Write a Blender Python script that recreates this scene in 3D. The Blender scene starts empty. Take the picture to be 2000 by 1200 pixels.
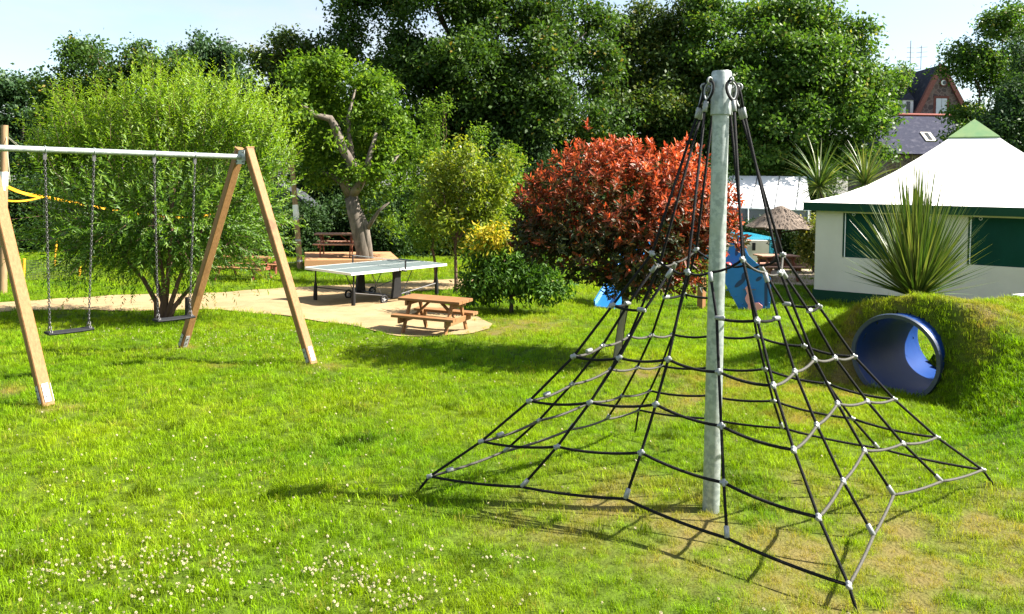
import bpy, bmesh, math, random
import numpy as np
from mathutils import Vector, Matrix, noise as mnoise

# ------------------------------------------------------------------ camera, sky, sun, exposure
SC = bpy.context.scene
COL = SC.collection
F, PPY, YH, EYE = 1500.0, 400.0, 360.0, 1.75          # focal length (px of a 2000 px wide picture), principal row, horizon row, eye height
ROLL = math.radians(1.0)
PITCH = math.atan((PPY - YH) / F)
FW = Vector((0, math.cos(PITCH), -math.sin(PITCH)))
UP0 = Vector((0, math.sin(PITCH), math.cos(PITCH)))
RT = Vector((1, 0, 0)) * math.cos(ROLL) + UP0 * math.sin(ROLL)
UP = -Vector((1, 0, 0)) * math.sin(ROLL) + UP0 * math.cos(ROLL)
cam_d = bpy.data.cameras.new('camera')
cam = bpy.data.objects.new('camera', cam_d)
COL.objects.link(cam)
m = Matrix((RT, UP, -FW)).transposed().to_4x4()
m.translation = Vector((0, 0, EYE))
cam.matrix_world = m
cam_d.sensor_width = 36.0
cam_d.lens = 36.0 * F / 2000.0
cam_d.shift_y = -0.1
cam_d.clip_start = 0.05
cam_d.clip_end = 2000
SC.camera = cam

SUN_DIR = Vector((1.0, -0.04, 0.98)).normalized()
world = bpy.data.worlds.new('World')
SC.world = world
world.use_nodes = True
wn, wl = world.node_tree.nodes, world.node_tree.links
wn.clear()
w_out = wn.new('ShaderNodeOutputWorld')
w_bg = wn.new('ShaderNodeBackground')
w_sky = wn.new('ShaderNodeTexSky')
w_sky.sky_type = 'NISHITA'
w_sky.sun_disc = False
w_sky.sun_elevation = math.asin(SUN_DIR.z)
w_sky.sun_rotation = math.atan2(SUN_DIR.x, SUN_DIR.y)
w_sky.air_density = 1.1
w_sky.dust_density = 1.5
w_sky.ozone_density = 1.5
w_tc = wn.new('ShaderNodeTexCoord')
w_map = wn.new('ShaderNodeMapping')
w_map.inputs['Scale'].default_value = (1.6, 1.6, 5.0)
w_noise = wn.new('ShaderNodeTexNoise')
w_noise.inputs['Scale'].default_value = 1.7
w_noise.inputs['Detail'].default_value = 7
w_noise.inputs['Roughness'].default_value = 0.6
w_ramp = wn.new('ShaderNodeValToRGB')
w_ramp.color_ramp.elements[0].position = 0.40
w_ramp.color_ramp.elements[0].color = (0.12, 0.12, 0.12, 1)
w_ramp.color_ramp.elements[1].position = 0.66
w_ramp.color_ramp.elements[1].color = (.72, .72, .72, 1)
w_mix = wn.new('ShaderNodeMixRGB')
w_mix.inputs['Color2'].default_value = (3.4, 3.4, 3.35, 1)
wl.new(w_tc.outputs['Generated'], w_map.inputs['Vector'])
wl.new(w_map.outputs['Vector'], w_noise.inputs['Vector'])
wl.new(w_noise.outputs['Fac'], w_ramp.inputs['Fac'])
wl.new(w_ramp.outputs['Color'], w_mix.inputs['Fac'])
wl.new(w_sky.outputs['Color'], w_mix.inputs['Color1'])
wl.new(w_mix.outputs['Color'], w_bg.inputs['Color'])
w_bg.inputs['Strength'].default_value = 0.07
wl.new(w_bg.outputs['Background'], w_out.inputs['Surface'])

sun_d = bpy.data.lights.new('sun', 'SUN')
sun_d.energy = 5.0
sun_d.angle = math.radians(0.5)
sun_d.color = (1.0, 0.94, 0.84)
sun = bpy.data.objects.new('sun', sun_d)
COL.objects.link(sun)
sun.rotation_euler = SUN_DIR.to_track_quat('Z', 'Y').to_euler()
sun.location = (30, 15, 30)

SC.view_settings.view_transform = 'Standard'
SC.view_settings.look = 'None'
SC.view_settings.gamma = 1.0
SC.view_settings.exposure = 2.0
SC.render.engine = 'CYCLES'
SC.cycles.max_bounces = 6
SC.cycles.diffuse_bounces = 3
SC.cycles.glossy_bounces = 2
SC.cycles.transmission_bounces = 3
SC.cycles.transparent_max_bounces = 8

rng = np.random.default_rng(7)
random.seed(7)


def at(px, py, y):
    """point at distance y ahead of the eye, seen in direction (px, py)"""
    r = RT * ((px - 1000) / F) + UP * ((PPY - py) / F) + FW
    return Vector((0, 0, EYE)) + r * (y / r.y)


def R(d):
    return math.radians(d)


# ------------------------------------------------------------------ ground shape
PIPE_R = 0.44
PIPE_L = 1.45
PM = Vector((4.20, 8.22, -0.03))                        # centre of the tunnel's near mouth
PA = Vector((0.76, 0.65, 0)).normalized()
PB = Vector((PA.y, -PA.x, 0))


def sstep(a, b, x):
    t = np.clip((x - a) / (b - a), 0, 1)
    return t * t * (3 - 2 * t)


def base_ground(x, y):
    y = np.asarray(y, float)
    z = np.where(y < 15, -.05 * y, np.where(y < 21, -.75 - .05 * (y - 15) + .05 * (y - 15) ** 2 / 12, -.90))
    return z


def ground(x, y):
    x = np.asarray(x, float)
    y = np.asarray(y, float)
    z = base_ground(x, y)
    a = (x - PM.x) * PA.x + (y - PM.y) * PA.y
    b = (x - PM.x) * PB.x + (y - PM.y) * PB.y
    wob = .10 * np.sin(2.1 * b + .7) + .06 * np.sin(4.3 * b)
    wd_ = sstep(.32, 1.7, abs(b))
    sa = sstep(-.17 - 2.0 * wd_, .24 + 1.15 * wd_, a + wob * .5 * wd_) * (1 - sstep(PIPE_L - .45 + 1.3 * sstep(.30, .95, b), PIPE_L + .35 + 1.2 * wd_ + 1.6 * sstep(.30, .95, b), a))
    sb = np.where(b < 0, np.exp(-(b / 1.45) ** 2), np.exp(-(b / 4.2) ** 2))
    hump = .98 + .05 * np.sin(3 * x) * np.cos(2.3 * y) + .035 * np.sin(7.1 * x + 2) * np.sin(6.3 * y)
    z = z + hump * sa * sb
    near = np.clip((25 - y) / 10, 0, 1)
    z = z + near * (.018 * np.sin(1.3 * x + .5 * y) + .014 * np.sin(2.9 * x - 1.9 * y + 1) + .008 * np.sin(5.1 * x + 4.3 * y))
    return z


def gz(x, y):
    return float(ground(x, y))


def gp(x, y, dz=0.0):
    return Vector((x, y, gz(x, y) + dz))


# ------------------------------------------------------------------ mesh helpers
ORIGIN = {}


class MB:
    def __init__(self):
        self.v, self.f = [], []

    def add(self, vs, fs):
        o = len(self.v)
        self.v += [Vector(v) for v in vs]
        self.f += [tuple(i + o for i in f) for f in fs]
        return self

    def box(self, c, ax, ay, az, hx, hy, hz, bev=0.0):
        c = Vector(c)
        if bev <= 0:
            vs = [c + ax * sx * hx + ay * sy * hy + az * sz * hz for sx in (-1, 1) for sy in (-1, 1) for sz in (-1, 1)]
            return self.add(vs, [(0, 1, 3, 2), (4, 6, 7, 5), (0, 4, 5, 1), (2, 3, 7, 6), (0, 2, 6, 4), (1, 5, 7, 3)])
        # long edges (along ax) chamfered
        prof = [(-hy + bev, -hz), (hy - bev, -hz), (hy, -hz + bev), (hy, hz - bev), (hy - bev, hz), (-hy + bev, hz), (-hy, hz - bev), (-hy, -hz + bev)]
        vs = [c + ax * s * hx + ay * p + az * q for s in (-1, 1) for p, q in prof]
        fs = [(i, (i + 1) % 8, 8 + (i + 1) % 8, 8 + i) for i in range(8)] + [tuple(range(7, -1, -1)), tuple(range(8, 16))]
        return self.add(vs, fs)

    def abox(self, x0, x1, y0, y1, z0, z1):
        return self.box(((x0 + x1) / 2, (y0 + y1) / 2, (z0 + z1) / 2), Vector((1, 0, 0)), Vector((0, 1, 0)), Vector((0, 0, 1)), (x1 - x0) / 2, (y1 - y0) / 2, (z1 - z0) / 2)

    def beam(self, p, q, w, h, side=None, bev=0.0):
        p, q = Vector(p), Vector(q)
        ax = (q - p)
        L = ax.length
        ax.normalize()
        s = Vector(side) if side is not None else (Vector((0, 0, 1)).cross(ax) if abs(ax.z) < .95 else Vector((1, 0, 0)))
        s = (s - ax * s.dot(ax)).normalized()
        t = ax.cross(s)
        return self.box((p + q) / 2, ax, s, t, L / 2, w / 2, h / 2, bev)

    def tube(self, pts, rad, seg=8, cap=True):
        pts = [Vector(p) for p in pts]
        n = len(pts)
        rads = rad if hasattr(rad, '__len__') else [rad] * n
        u = None
        rings = []
        for i, p in enumerate(pts):
            d = (pts[min(i + 1, n - 1)] - pts[max(i - 1, 0)])
            d = d.normalized() if d.length > 1e-9 else Vector((0, 0, 1))
            if u is None:
                u = Vector((1, 0, 0)) if abs(d.x) < .9 else Vector((0, 1, 0))
            u = (u - d * u.dot(d)).normalized()
            w = d.cross(u)
            rings.append([p + (u * math.cos(2 * math.pi * k / seg) + w * math.sin(2 * math.pi * k / seg)) * rads[i] for k in range(seg)])
        vs = [v for r in rings for v in r]
        fs = [(i * seg + k, i * seg + (k + 1) % seg, (i + 1) * seg + (k + 1) % seg, (i + 1) * seg + k) for i in range(n - 1) for k in range(seg)]
        if cap:
            fs += [tuple(range(seg - 1, -1, -1)), tuple((n - 1) * seg + k for k in range(seg))]
        return self.add(vs, fs)

    def loop(self, pts, r, seg=6):
        """closed tube"""
        pts = [Vector(p) for p in pts]
        n = len(pts)
        c = sum(pts, Vector()) / n
        nrm = (pts[0] - c).cross(pts[n // 4] - c).normalized()
        vs, fs = [], []
        for i, p in enumerate(pts):
            d = (pts[(i + 1) % n] - pts[i - 1]).normalized()
            w = d.cross(nrm)
            vs += [p + (nrm * math.cos(2 * math.pi * k / seg) + w * math.sin(2 * math.pi * k / seg)) * r for k in range(seg)]
        fs = [(i * seg + k, i * seg + (k + 1) % seg, ((i + 1) % n) * seg + (k + 1) % seg, ((i + 1) % n) * seg + k) for i in range(n) for k in range(seg)]
        return self.add(vs, fs)

    def sphere(self, c, rx, ry, rz, n=10, m_=7):
        c = Vector(c)
        vs = [c + Vector((0, 0, rz))]
        for i in range(1, m_):
            t = math.pi * i / m_
            vs += [c + Vector((rx * math.sin(t) * math.cos(2 * math.pi * k / n), ry * math.sin(t) * math.sin(2 * math.pi * k / n), rz * math.cos(t))) for k in range(n)]
        vs.append(c - Vector((0, 0, rz)))
        fs = [(0, 1 + k, 1 + (k + 1) % n) for k in range(n)]
        for i in range(m_ - 2):
            fs += [(1 + i * n + k, 1 + (i + 1) * n + k, 1 + (i + 1) * n + (k + 1) % n, 1 + i * n + (k + 1) % n) for k in range(n)]
        b = 1 + (m_ - 2) * n
        fs += [(b + k, len(vs) - 1, b + (k + 1) % n) for k in range(n)]
        return self.add(vs, fs)

    def prism(self, poly, d):
        """polygon (list of Vectors) extruded by vector d"""
        n = len(poly)
        vs = [Vector(p) for p in poly] + [Vector(p) + Vector(d) for p in poly]
        return self.add(vs, [tuple(range(n - 1, -1, -1)), tuple(range(n, 2 * n))] + [(i, (i + 1) % n, n + (i + 1) % n, n + i) for i in range(n)])

    def build(self, name, mat, parent=None, smooth=False, fix=True):
        off = ORIGIN.get(parent.name, Vector()) if parent else Vector()
        me = bpy.data.meshes.new(name)
        me.from_pydata([tuple(v - off) for v in self.v], [], self.f)
        if fix:
            bm = bmesh.new()
            bm.from_mesh(me)
            bmesh.ops.recalc_face_normals(bm, faces=bm.faces)
            bm.to_mesh(me)
            bm.free()
        if smooth:
            me.shade_smooth()
            if smooth == 'auto':
                me.set_sharp_from_angle(angle=R(40))
        me.materials.append(mat)
        o = bpy.data.objects.new(name, me)
        COL.objects.link(o)
        if parent:
            o.parent = parent
            ORIGIN[o.name] = off
        else:
            ORIGIN[o.name] = Vector()
        return o


def empty(name, loc, label=None, cat=None, group=None):
    o = bpy.data.objects.new(name, None)
    o.empty_display_size = .2
    COL.objects.link(o)
    o.location = loc
    ORIGIN[o.name] = Vector(loc)
    tag(o, label, cat, group)
    return o


def tag(o, label=None, cat=None, group=None, kind=None):
    if label:
        o['label'] = label
    if cat:
        o['category'] = cat
    if group:
        o['group'] = group
    if kind:
        o['kind'] = kind
    return o


def fast_mesh(name, V, Q, mat, parent=None, attrs=None, smooth=False):
    """V (n,3) world coordinates, Q (m,k) faces"""
    off = np.array(ORIGIN.get(parent.name, Vector()) if parent else Vector())
    me = bpy.data.meshes.new(name)
    n, (m_, k) = len(V), Q.shape
    me.vertices.add(n)
    me.vertices.foreach_set('co', (V - off).astype(np.float32).ravel())
    me.loops.add(m_ * k)
    me.loops.foreach_set('vertex_index', Q.astype(np.int32).ravel())
    me.polygons.add(m_)
    me.polygons.foreach_set('loop_start', np.arange(0, m_ * k, k, dtype=np.int32))
    me.update(calc_edges=True)
    for an, av in (attrs or {}).items():
        a = me.attributes.new(an, 'FLOAT', 'POINT')
        a.data.foreach_set('value', av.astype(np.float32))
    if smooth:
        me.shade_smooth()
    me.materials.append(mat)
    o = bpy.data.objects.new(name, me)
    COL.objects.link(o)
    if parent:
        o.parent = parent
    ORIGIN[o.name] = Vector(off)
    return o


# ------------------------------------------------------------------ materials
def new_mat(name):
    mt = bpy.data.materials.new(name)
    mt.use_nodes = True
    nt = mt.node_tree
    return mt, nt, nt.nodes, nt.links, nt.nodes['Principled BSDF']


def surf(name, c1, c2=None, scale=8.0, rough=.6, bump=.0, stretch=(1, 1, 1), metal=0.0, detail=6, coords='Object', ramp=(.3, .7), spec=.5, bscale=None, c3=None, wear=(.62, .75)):
    mt, nt, N, L, P = new_mat(name)
    c2 = c2 or tuple(c * .7 for c in c1)
    tc = N.new('ShaderNodeTexCoord')
    mp = N.new('ShaderNodeMapping')
    mp.inputs['Scale'].default_value = stretch
    L.new(tc.outputs[coords], mp.inputs['Vector'])
    nz = N.new('ShaderNodeTexNoise')
    nz.inputs['Scale'].default_value = scale
    nz.inputs['Detail'].default_value = detail
    nz.inputs['Roughness'].default_value = .65
    L.new(mp.outputs['Vector'], nz.inputs['Vector'])
    rp = N.new('ShaderNodeValToRGB')
    rp.color_ramp.elements[0].position, rp.color_ramp.elements[1].position = ramp
    rp.color_ramp.elements[0].color = (*c1, 1)
    rp.color_ramp.elements[1].color = (*c2, 1)
    L.new(nz.outputs['Fac'], rp.inputs['Fac'])
    colour = rp.outputs['Color']
    if c3:
        n2 = N.new('ShaderNodeTexNoise')
        n2.inputs['Scale'].default_value = scale * .35
        n2.inputs['Detail'].default_value = 8
        L.new(tc.outputs[coords], n2.inputs['Vector'])
        r2 = N.new('ShaderNodeValToRGB')
        r2.color_ramp.elements[0].position, r2.color_ramp.elements[1].position = wear
        L.new(n2.outputs['Fac'], r2.inputs['Fac'])
        mx = N.new('ShaderNodeMixRGB')
        mx.inputs['Color2'].default_value = (*c3, 1)
        L.new(r2.outputs['Color'], mx.inputs['Fac'])
        L.new(colour, mx.inputs['Color1'])
        colour = mx.outputs['Color']
    L.new(colour, P.inputs['Base Color'])
    P.inputs['Roughness'].default_value = rough
    P.inputs['Metallic'].default_value = metal
    P.inputs['Specular IOR Level'].default_value = spec
    if bump:
        bp = N.new('ShaderNodeBump')
        bp.inputs['Strength'].default_value = bump
        bp.inputs['Distance'].default_value = .01
        if bscale:
            nb = N.new('ShaderNodeTexNoise')
            nb.inputs['Scale'].default_value = bscale
            nb.inputs['Detail'].default_value = 5
            L.new(mp.outputs['Vector'], nb.inputs['Vector'])
            L.new(nb.outputs['Fac'], bp.inputs['Height'])
        else:
            L.new(nz.outputs['Fac'], bp.inputs['Height'])
        L.new(bp.outputs['Normal'], P.inputs['Normal'])
    return mt


def leaf_mat(name, stops, rough=.45, trans=.3, tcol=None, attr='rnd', spec=.4):
    """leaf: glossy front plus translucency; colour picked by the leaf's own random value"""
    mt, nt, N, L, P = new_mat(name)
    at_ = N.new('ShaderNodeAttribute')
    at_.attribute_name = attr
    rp = N.new('ShaderNodeValToRGB')
    els = rp.color_ramp.elements
    while len(els) < len(stops):
        els.new(.5)
    for e, (p, c) in zip(els, stops):
        e.position = p
        e.color = (*c, 1)
    L.new(at_.outputs['Fac'], rp.inputs['Fac'])
    L.new(rp.outputs['Color'], P.inputs['Base Color'])
    P.inputs['Roughness'].default_value = rough
    P.inputs['Specular IOR Level'].default_value = spec
    tr = N.new('ShaderNodeBsdfTranslucent')
    mul = N.new('ShaderNodeMixRGB')
    mul.blend_type = 'MULTIPLY'
    mul.inputs['Fac'].default_value = 1
    mul.inputs['Color2'].default_value = (*(tcol or (1.7, 1.75, .7)), 1)
    L.new(rp.outputs['Color'], mul.inputs['Color1'])
    L.new(mul.outputs['Color'], tr.inputs['Color'])
    mx = N.new('ShaderNodeMixShader')
    mx.inputs['Fac'].default_value = trans
    L.new(P.outputs['BSDF'], mx.inputs[1])
    L.new(tr.outputs['BSDF'], mx.inputs[2])
    L.new(mx.outputs['Shader'], nt.nodes['Material Output'].inputs['Surface'])
    return mt


def lawn_mat(name, blade):
    mt, nt, N, L, P = new_mat(name)
    geo = N.new('ShaderNodeNewGeometry')
    n1 = N.new('ShaderNodeTexNoise')
    n1.inputs['Scale'].default_value = .55
    n1.inputs['Detail'].default_value = 5
    n1.inputs['Roughness'].default_value = .6
    L.new(geo.outputs['Position'], n1.inputs['Vector'])
    r1 = N.new('ShaderNodeValToRGB')
    e = r1.color_ramp.elements
    e[0].position, e[1].position = .32, .68
    if blade:
        e[0].color, e[1].color = (.110, .235, .003, 1), (.235, .325, .004, 1)
    else:
        e[0].color, e[1].color = (.040, .080, .005, 1), (.075, .105, .007, 1)
    L.new(n1.outputs['Fac'], r1.inputs['Fac'])
    col = r1.outputs['Color']
    n2 = N.new('ShaderNodeTexNoise')
    n2.inputs['Scale'].default_value = 14
    n2.inputs['Detail'].default_value = 4
    L.new(geo.outputs['Position'], n2.inputs['Vector'])
    hs = N.new('ShaderNodeHueSaturation')
    mr = N.new('ShaderNodeMapRange')
    mr.inputs['From Min'].default_value, mr.inputs['From Max'].default_value = .3, .7
    mr.inputs['To Min'].default_value, mr.inputs['To Max'].default_value = .65, 1.35
    L.new(n2.outputs['Fac'], mr.inputs['Value'])
    L.new(mr.outputs['Result'], hs.inputs['Value'])
    L.new(col, hs.inputs['Color'])
    if blade:
        rv = N.new('ShaderNodeAttribute')
        rv.attribute_name = 'rv'
        rv.attribute_type = 'INSTANCER'
        mu = N.new('ShaderNodeMath')
        mu.operation = 'MULTIPLY'
        L.new(mr.outputs['Result'], mu.inputs[0])
        L.new(rv.outputs['Fac'], mu.inputs[1])
        L.new(mu.outputs[0], hs.inputs['Value'])
    dr = N.new('ShaderNodeAttribute')
    dr.attribute_name = 'dry'
    if blade:
        dr.attribute_type = 'INSTANCER'
    mx = N.new('ShaderNodeMixRGB')
    mx.inputs['Color2'].default_value = (.31, .255, .045, 1) if blade else (.125, .10, .032, 1)
    L.new(dr.outputs['Fac'], mx.inputs['Fac'])
    L.new(hs.outputs['Color'], mx.inputs['Color1'])
    L.new(mx.outputs['Color'], P.inputs['Base Color'])
    P.inputs['Roughness'].default_value = .5 if blade else .9
    P.inputs['Specular IOR Level'].default_value = .12 if blade else .1
    if blade:
        tr = N.new('ShaderNodeBsdfTranslucent')
        mul = N.new('ShaderNodeMixRGB')
        mul.blend_type = 'MULTIPLY'
        mul.inputs['Fac'].default_value = 1
        mul.inputs['Color2'].default_value = (1.35, 1.35, .8, 1)
        L.new(mx.outputs['Color'], mul.inputs['Color1'])
        L.new(mul.outputs['Color'], tr.inputs['Color'])
        ms = N.new('ShaderNodeMixShader')
        ms.inputs['Fac'].default_value = .42
        L.new(P.outputs['BSDF'], ms.inputs[1])
        L.new(tr.outputs['BSDF'], ms.inputs[2])
        L.new(ms.outputs['Shader'], N['Material Output'].inputs['Surface'])
    else:
        bp = N.new('ShaderNodeBump')
        bp.inputs['Strength'].default_value = .6
        bp.inputs['Distance'].default_value = .03
        n3 = N.new('ShaderNodeTexNoise')
        n3.inputs['Scale'].default_value = 40
        L.new(geo.outputs['Position'], n3.inputs['Vector'])
        L.new(n3.outputs['Fac'], bp.inputs['Height'])
        L.new(bp.outputs['Normal'], P.inputs['Normal'])
    return mt


M = {}
M['lawn'] = lawn_mat('lawn_soil', False)
M['blade'] = lawn_mat('grass_blade', True)
M['sand'] = surf('sandy_path', (.32, .235, .130), (.235, .168, .088), 2.5, .95, .5, coords='Object', bscale=60, spec=.1, c3=(.22, .15, .075), wear=(.5, .8))
M['timber'] = surf('pale_swing_timber', (.285, .155, .062), (.185, .093, .034), 9, .65, .3, spec=.25, stretch=(7, 7, .4), c3=(.125, .063, .026), wear=(.60, .72))
M['galv'] = surf('galvanised_steel', (.40, .44, .43), (.27, .31, .30), 26, .50, .05, metal=.55, detail=2, ramp=(.42, .58), c3=(.34, .37, .34), wear=(.5, .7))
M['rope'] = surf('black_rope', (.005, .005, .006), (.013, .013, .014), 160, .7, .6, stretch=(1, 1, 1), spec=.12)
M['rope_sheen'] = surf('sheen_grey_rope', (.052, .048, .034), (.030, .028, .022), 120, .7, .5)  # black rope with the sun's sheen painted into its base colour
M['alu'] = surf('aluminium_clamp', (.29, .30, .29), (.17, .18, .18), 60, .42, .05, metal=.35)
M['plate'] = surf('zinc_plate', (.40, .41, .42), (.28, .29, .31), 30, .4, .03, metal=.3)
M['chain'] = surf('chain_steel', (.17, .165, .165), (.09, .085, .085), 60, .42, metal=.8)
M['rubber'] = surf('black_rubber', (.014, .015, .017), (.024, .025, .027), 40, .8, .2, spec=.15)
M['picnic'] = surf('oiled_picnic_wood', (.27, .135, .055), (.18, .085, .034), 9, .65, .3, spec=.25, stretch=(1, 8, 8), c3=(.27, .15, .07), wear=(.5, .75))
M['redwood'] = surf('red_stained_wood', (.23, .062, .034), (.15, .04, .022), 9, .6, .3, stretch=(1, 8, 8), c3=(.34, .17, .11), wear=(.56, .75))
M['redtop'] = surf('sun_bleached_red_wood', (.42, .23, .15), (.30, .14, .09), 9, .6, .3, stretch=(1, 8, 8))
M['darkwood'] = surf('dark_stained_wood', (.055, .03, .02), (.035, .02, .014), 9, .6, .3, stretch=(1, 8, 8))
M['deck'] = surf('larch_deck', (.40, .215, .10), (.30, .15, .065), 8, .65, .3, stretch=(1, 8, 8))
M['pole'] = surf('weathered_pole', (.30, .195, .10), (.20, .125, .06), 8, .75, .3, stretch=(8, 8, .7))
M['tabletop'] = surf('grey_table_top', (.125, .155, .155), (.11, .14, .142), 5, .45, 0, spec=.5)
M['white'] = surf('white_paint', (.78, .78, .76), (.70, .70, .68), 6, .45)
M['black'] = surf('black_plastic', (.012, .012, .013), (.020, .019, .019), 20, .55, spec=.2)
M['netting'] = surf('table_net', (.035, .04, .042), (.05, .055, .055), 20, .8)
M['tent_roof'] = surf('white_canvas', (.80, .78, .74), (.72, .70, .66), 1.2, .75, .15, bscale=3, detail=3)
M['tent_wall'] = surf('cream_canvas', (.66, .60, .50), (.60, .54, .445), 1.6, .8, .25, bscale=3, detail=3)
M['tent_green'] = surf('dark_green_canvas', (.014, .056, .030), (.010, .042, .023), 2, .8, .2, bscale=4, spec=.1)
M['blind'] = surf('green_window_blind', (.004, .050, .032), (.003, .034, .022), 1.5, .7, .9, bscale=2.2, stretch=(1, 1, .35), spec=.12)
M['cap_green'] = surf('mossy_green_cap', (.10, .22, .085), (.19, .27, .10), 3, .6, .1, c3=(.03, .10, .055), wear=(.52, .68))
M['marquee'] = surf('white_marquee_cloth', (.76, .77, .78), (.70, .71, .73), 1, .6)
M['marquee_side'] = surf('grey_marquee_side', (.16, .165, .18), (.12, .125, .14), 1, .6)
M['seam'] = surf('grey_roof_seam', (.12, .13, .14), (.16, .17, .18), 4, .6)
M['thatch'] = surf('straw_thatch', (.20, .155, .12), (.09, .068, .052), 14, .95, .9, stretch=(3, 3, 1), bscale=18)
M['pool_wall'] = surf('pale_pool_wall', (.66, .60, .50), (.56, .50, .41), 3, .6)
M['water'] = surf('pool_water', (.05, .42, .60), (.04, .36, .55), 6, .12, .15)
M['paving'] = surf('pale_pink_paving', (.42, .33, .27), (.34, .265, .21), 6, .85, .2)
M['blue'] = surf('blue_plastic_panel', (.012, .165, .46), (.010, .140, .41), 3, .38)
M['navy'] = surf('dark_blue_plastic', (.008, .03, .10), (.010, .035, .12), 3, .4)
M['pink'] = surf('pink_plastic', (.78, .33, .33), (.72, .28, .29), 3, .4)
M['pipe_in'] = surf('blue_tunnel_plastic', (.006, .032, .150), (.009, .042, .175), 5, .48, .12, stretch=(1, 1, 1), bscale=9, spec=.08, c3=(.022, .055, .15), wear=(.55, .75))
M['pipe_rim'] = surf('dark_tunnel_rim', (.016, .028, .058), (.03, .045, .08), 6, .4)
M['slate'] = surf('blue_grey_slate', (.050, .053, .078), (.032, .034, .052), 9, .9, .1, spec=.05, stretch=(1, 1, 1), c3=(.09, .09, .115), wear=(.5, .8))
M['ridge'] = surf('red_ridge_tile', (.30, .075, .05), (.22, .05, .04), 4, .8)
M['brick'] = surf('red_brick_trim', (.17, .055, .042), (.12, .038, .03), 6, .85, .2)
M['shutter'] = surf('pale_grey_shutter', (.58, .63, .68), (.52, .56, .62), 2, .6)
M['glass'] = surf('dark_window_glass', (.02, .025, .03), (.03, .035, .04), 2, .1)
M['yellow'] = surf('yellow_tape', (.72, .36, .015), (.62, .29, .012), 8, .6)
M['string'] = surf('pale_cord', (.40, .40, .30), (.34, .34, .25), 20, .8)
M['mesh_green'] = surf('dark_net_mesh', (.035, .045, .03), (.05, .06, .04), 20, .8)
M['orange'] = surf('orange_tarp', (.42, .20, .09), (.34, .15, .06), 3, .6)
M['greyroof'] = surf('grey_hut_roof', (.055, .06, .065), (.035, .04, .045), 3, .9, spec=.05)
M['globe'] = surf('white_globe', (.8, .8, .8), (.76, .76, .76), 3, .3)
M['barkdark'] = surf('dark_bark', (.075, .055, .040), (.040, .030, .022), 12, .9, .8, stretch=(2, 2, .5))
M['barkgrey'] = surf('gnarled_grey_bark', (.17, .14, .11), (.055, .045, .036), 7, .9, 1.0, stretch=(2.2, 2.2, .45), c3=(.22, .19, .155), wear=(.55, .7))
M['barkred'] = surf('reddish_willow_bark', (.135, .070, .045), (.075, .038, .026), 14, .85, .6, stretch=(2, 2, .5))
M['stake'] = surf('grey_green_stake', (.26, .24, .15), (.19, .17, .10), 10, .8, .3, stretch=(6, 6, .6))


def stone_mat():
    mt, nt, N, L, P = new_mat('rubble_stone')
    tc = N.new('ShaderNodeTexCoord')
    vo = N.new('ShaderNodeTexVoronoi')
    vo.inputs['Scale'].default_value = 3.2
    L.new(tc.outputs['Object'], vo.inputs['Vector'])
    v2 = N.new('ShaderNodeTexVoronoi')
    v2.feature = 'DISTANCE_TO_EDGE'
    v2.inputs['Scale'].default_value = 3.2
    L.new(tc.outputs['Object'], v2.inputs['Vector'])
    r = N.new('ShaderNodeValToRGB')
    r.color_ramp.elements[0].position, r.color_ramp.elements[1].position = .03, .12
    r.color_ramp.elements[0].color = (.22, .17, .15, 1)
    r.color_ramp.elements[1].color = (1, 1, 1, 1)
    L.new(v2.outputs['Distance'], r.inputs['Fac'])
    r3 = N.new('ShaderNodeValToRGB')
    r3.color_ramp.elements[0].color = (.045, .035, .04, 1)
    r3.color_ramp.elements[1].color = (.16, .10, .09, 1)
    L.new(vo.outputs['Color'], r3.inputs['Fac'])
    mx = N.new('ShaderNodeMixRGB')
    L.new(r.outputs['Color'], mx.inputs['Fac'])
    mx.inputs['Color1'].default_value = (.20, .15, .135, 1)
    L.new(r3.outputs['Color'], mx.inputs['Color2'])
    L.new(mx.outputs['Color'], P.inputs['Base Color'])
    P.inputs['Roughness'].default_value = .9
    return mt


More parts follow.
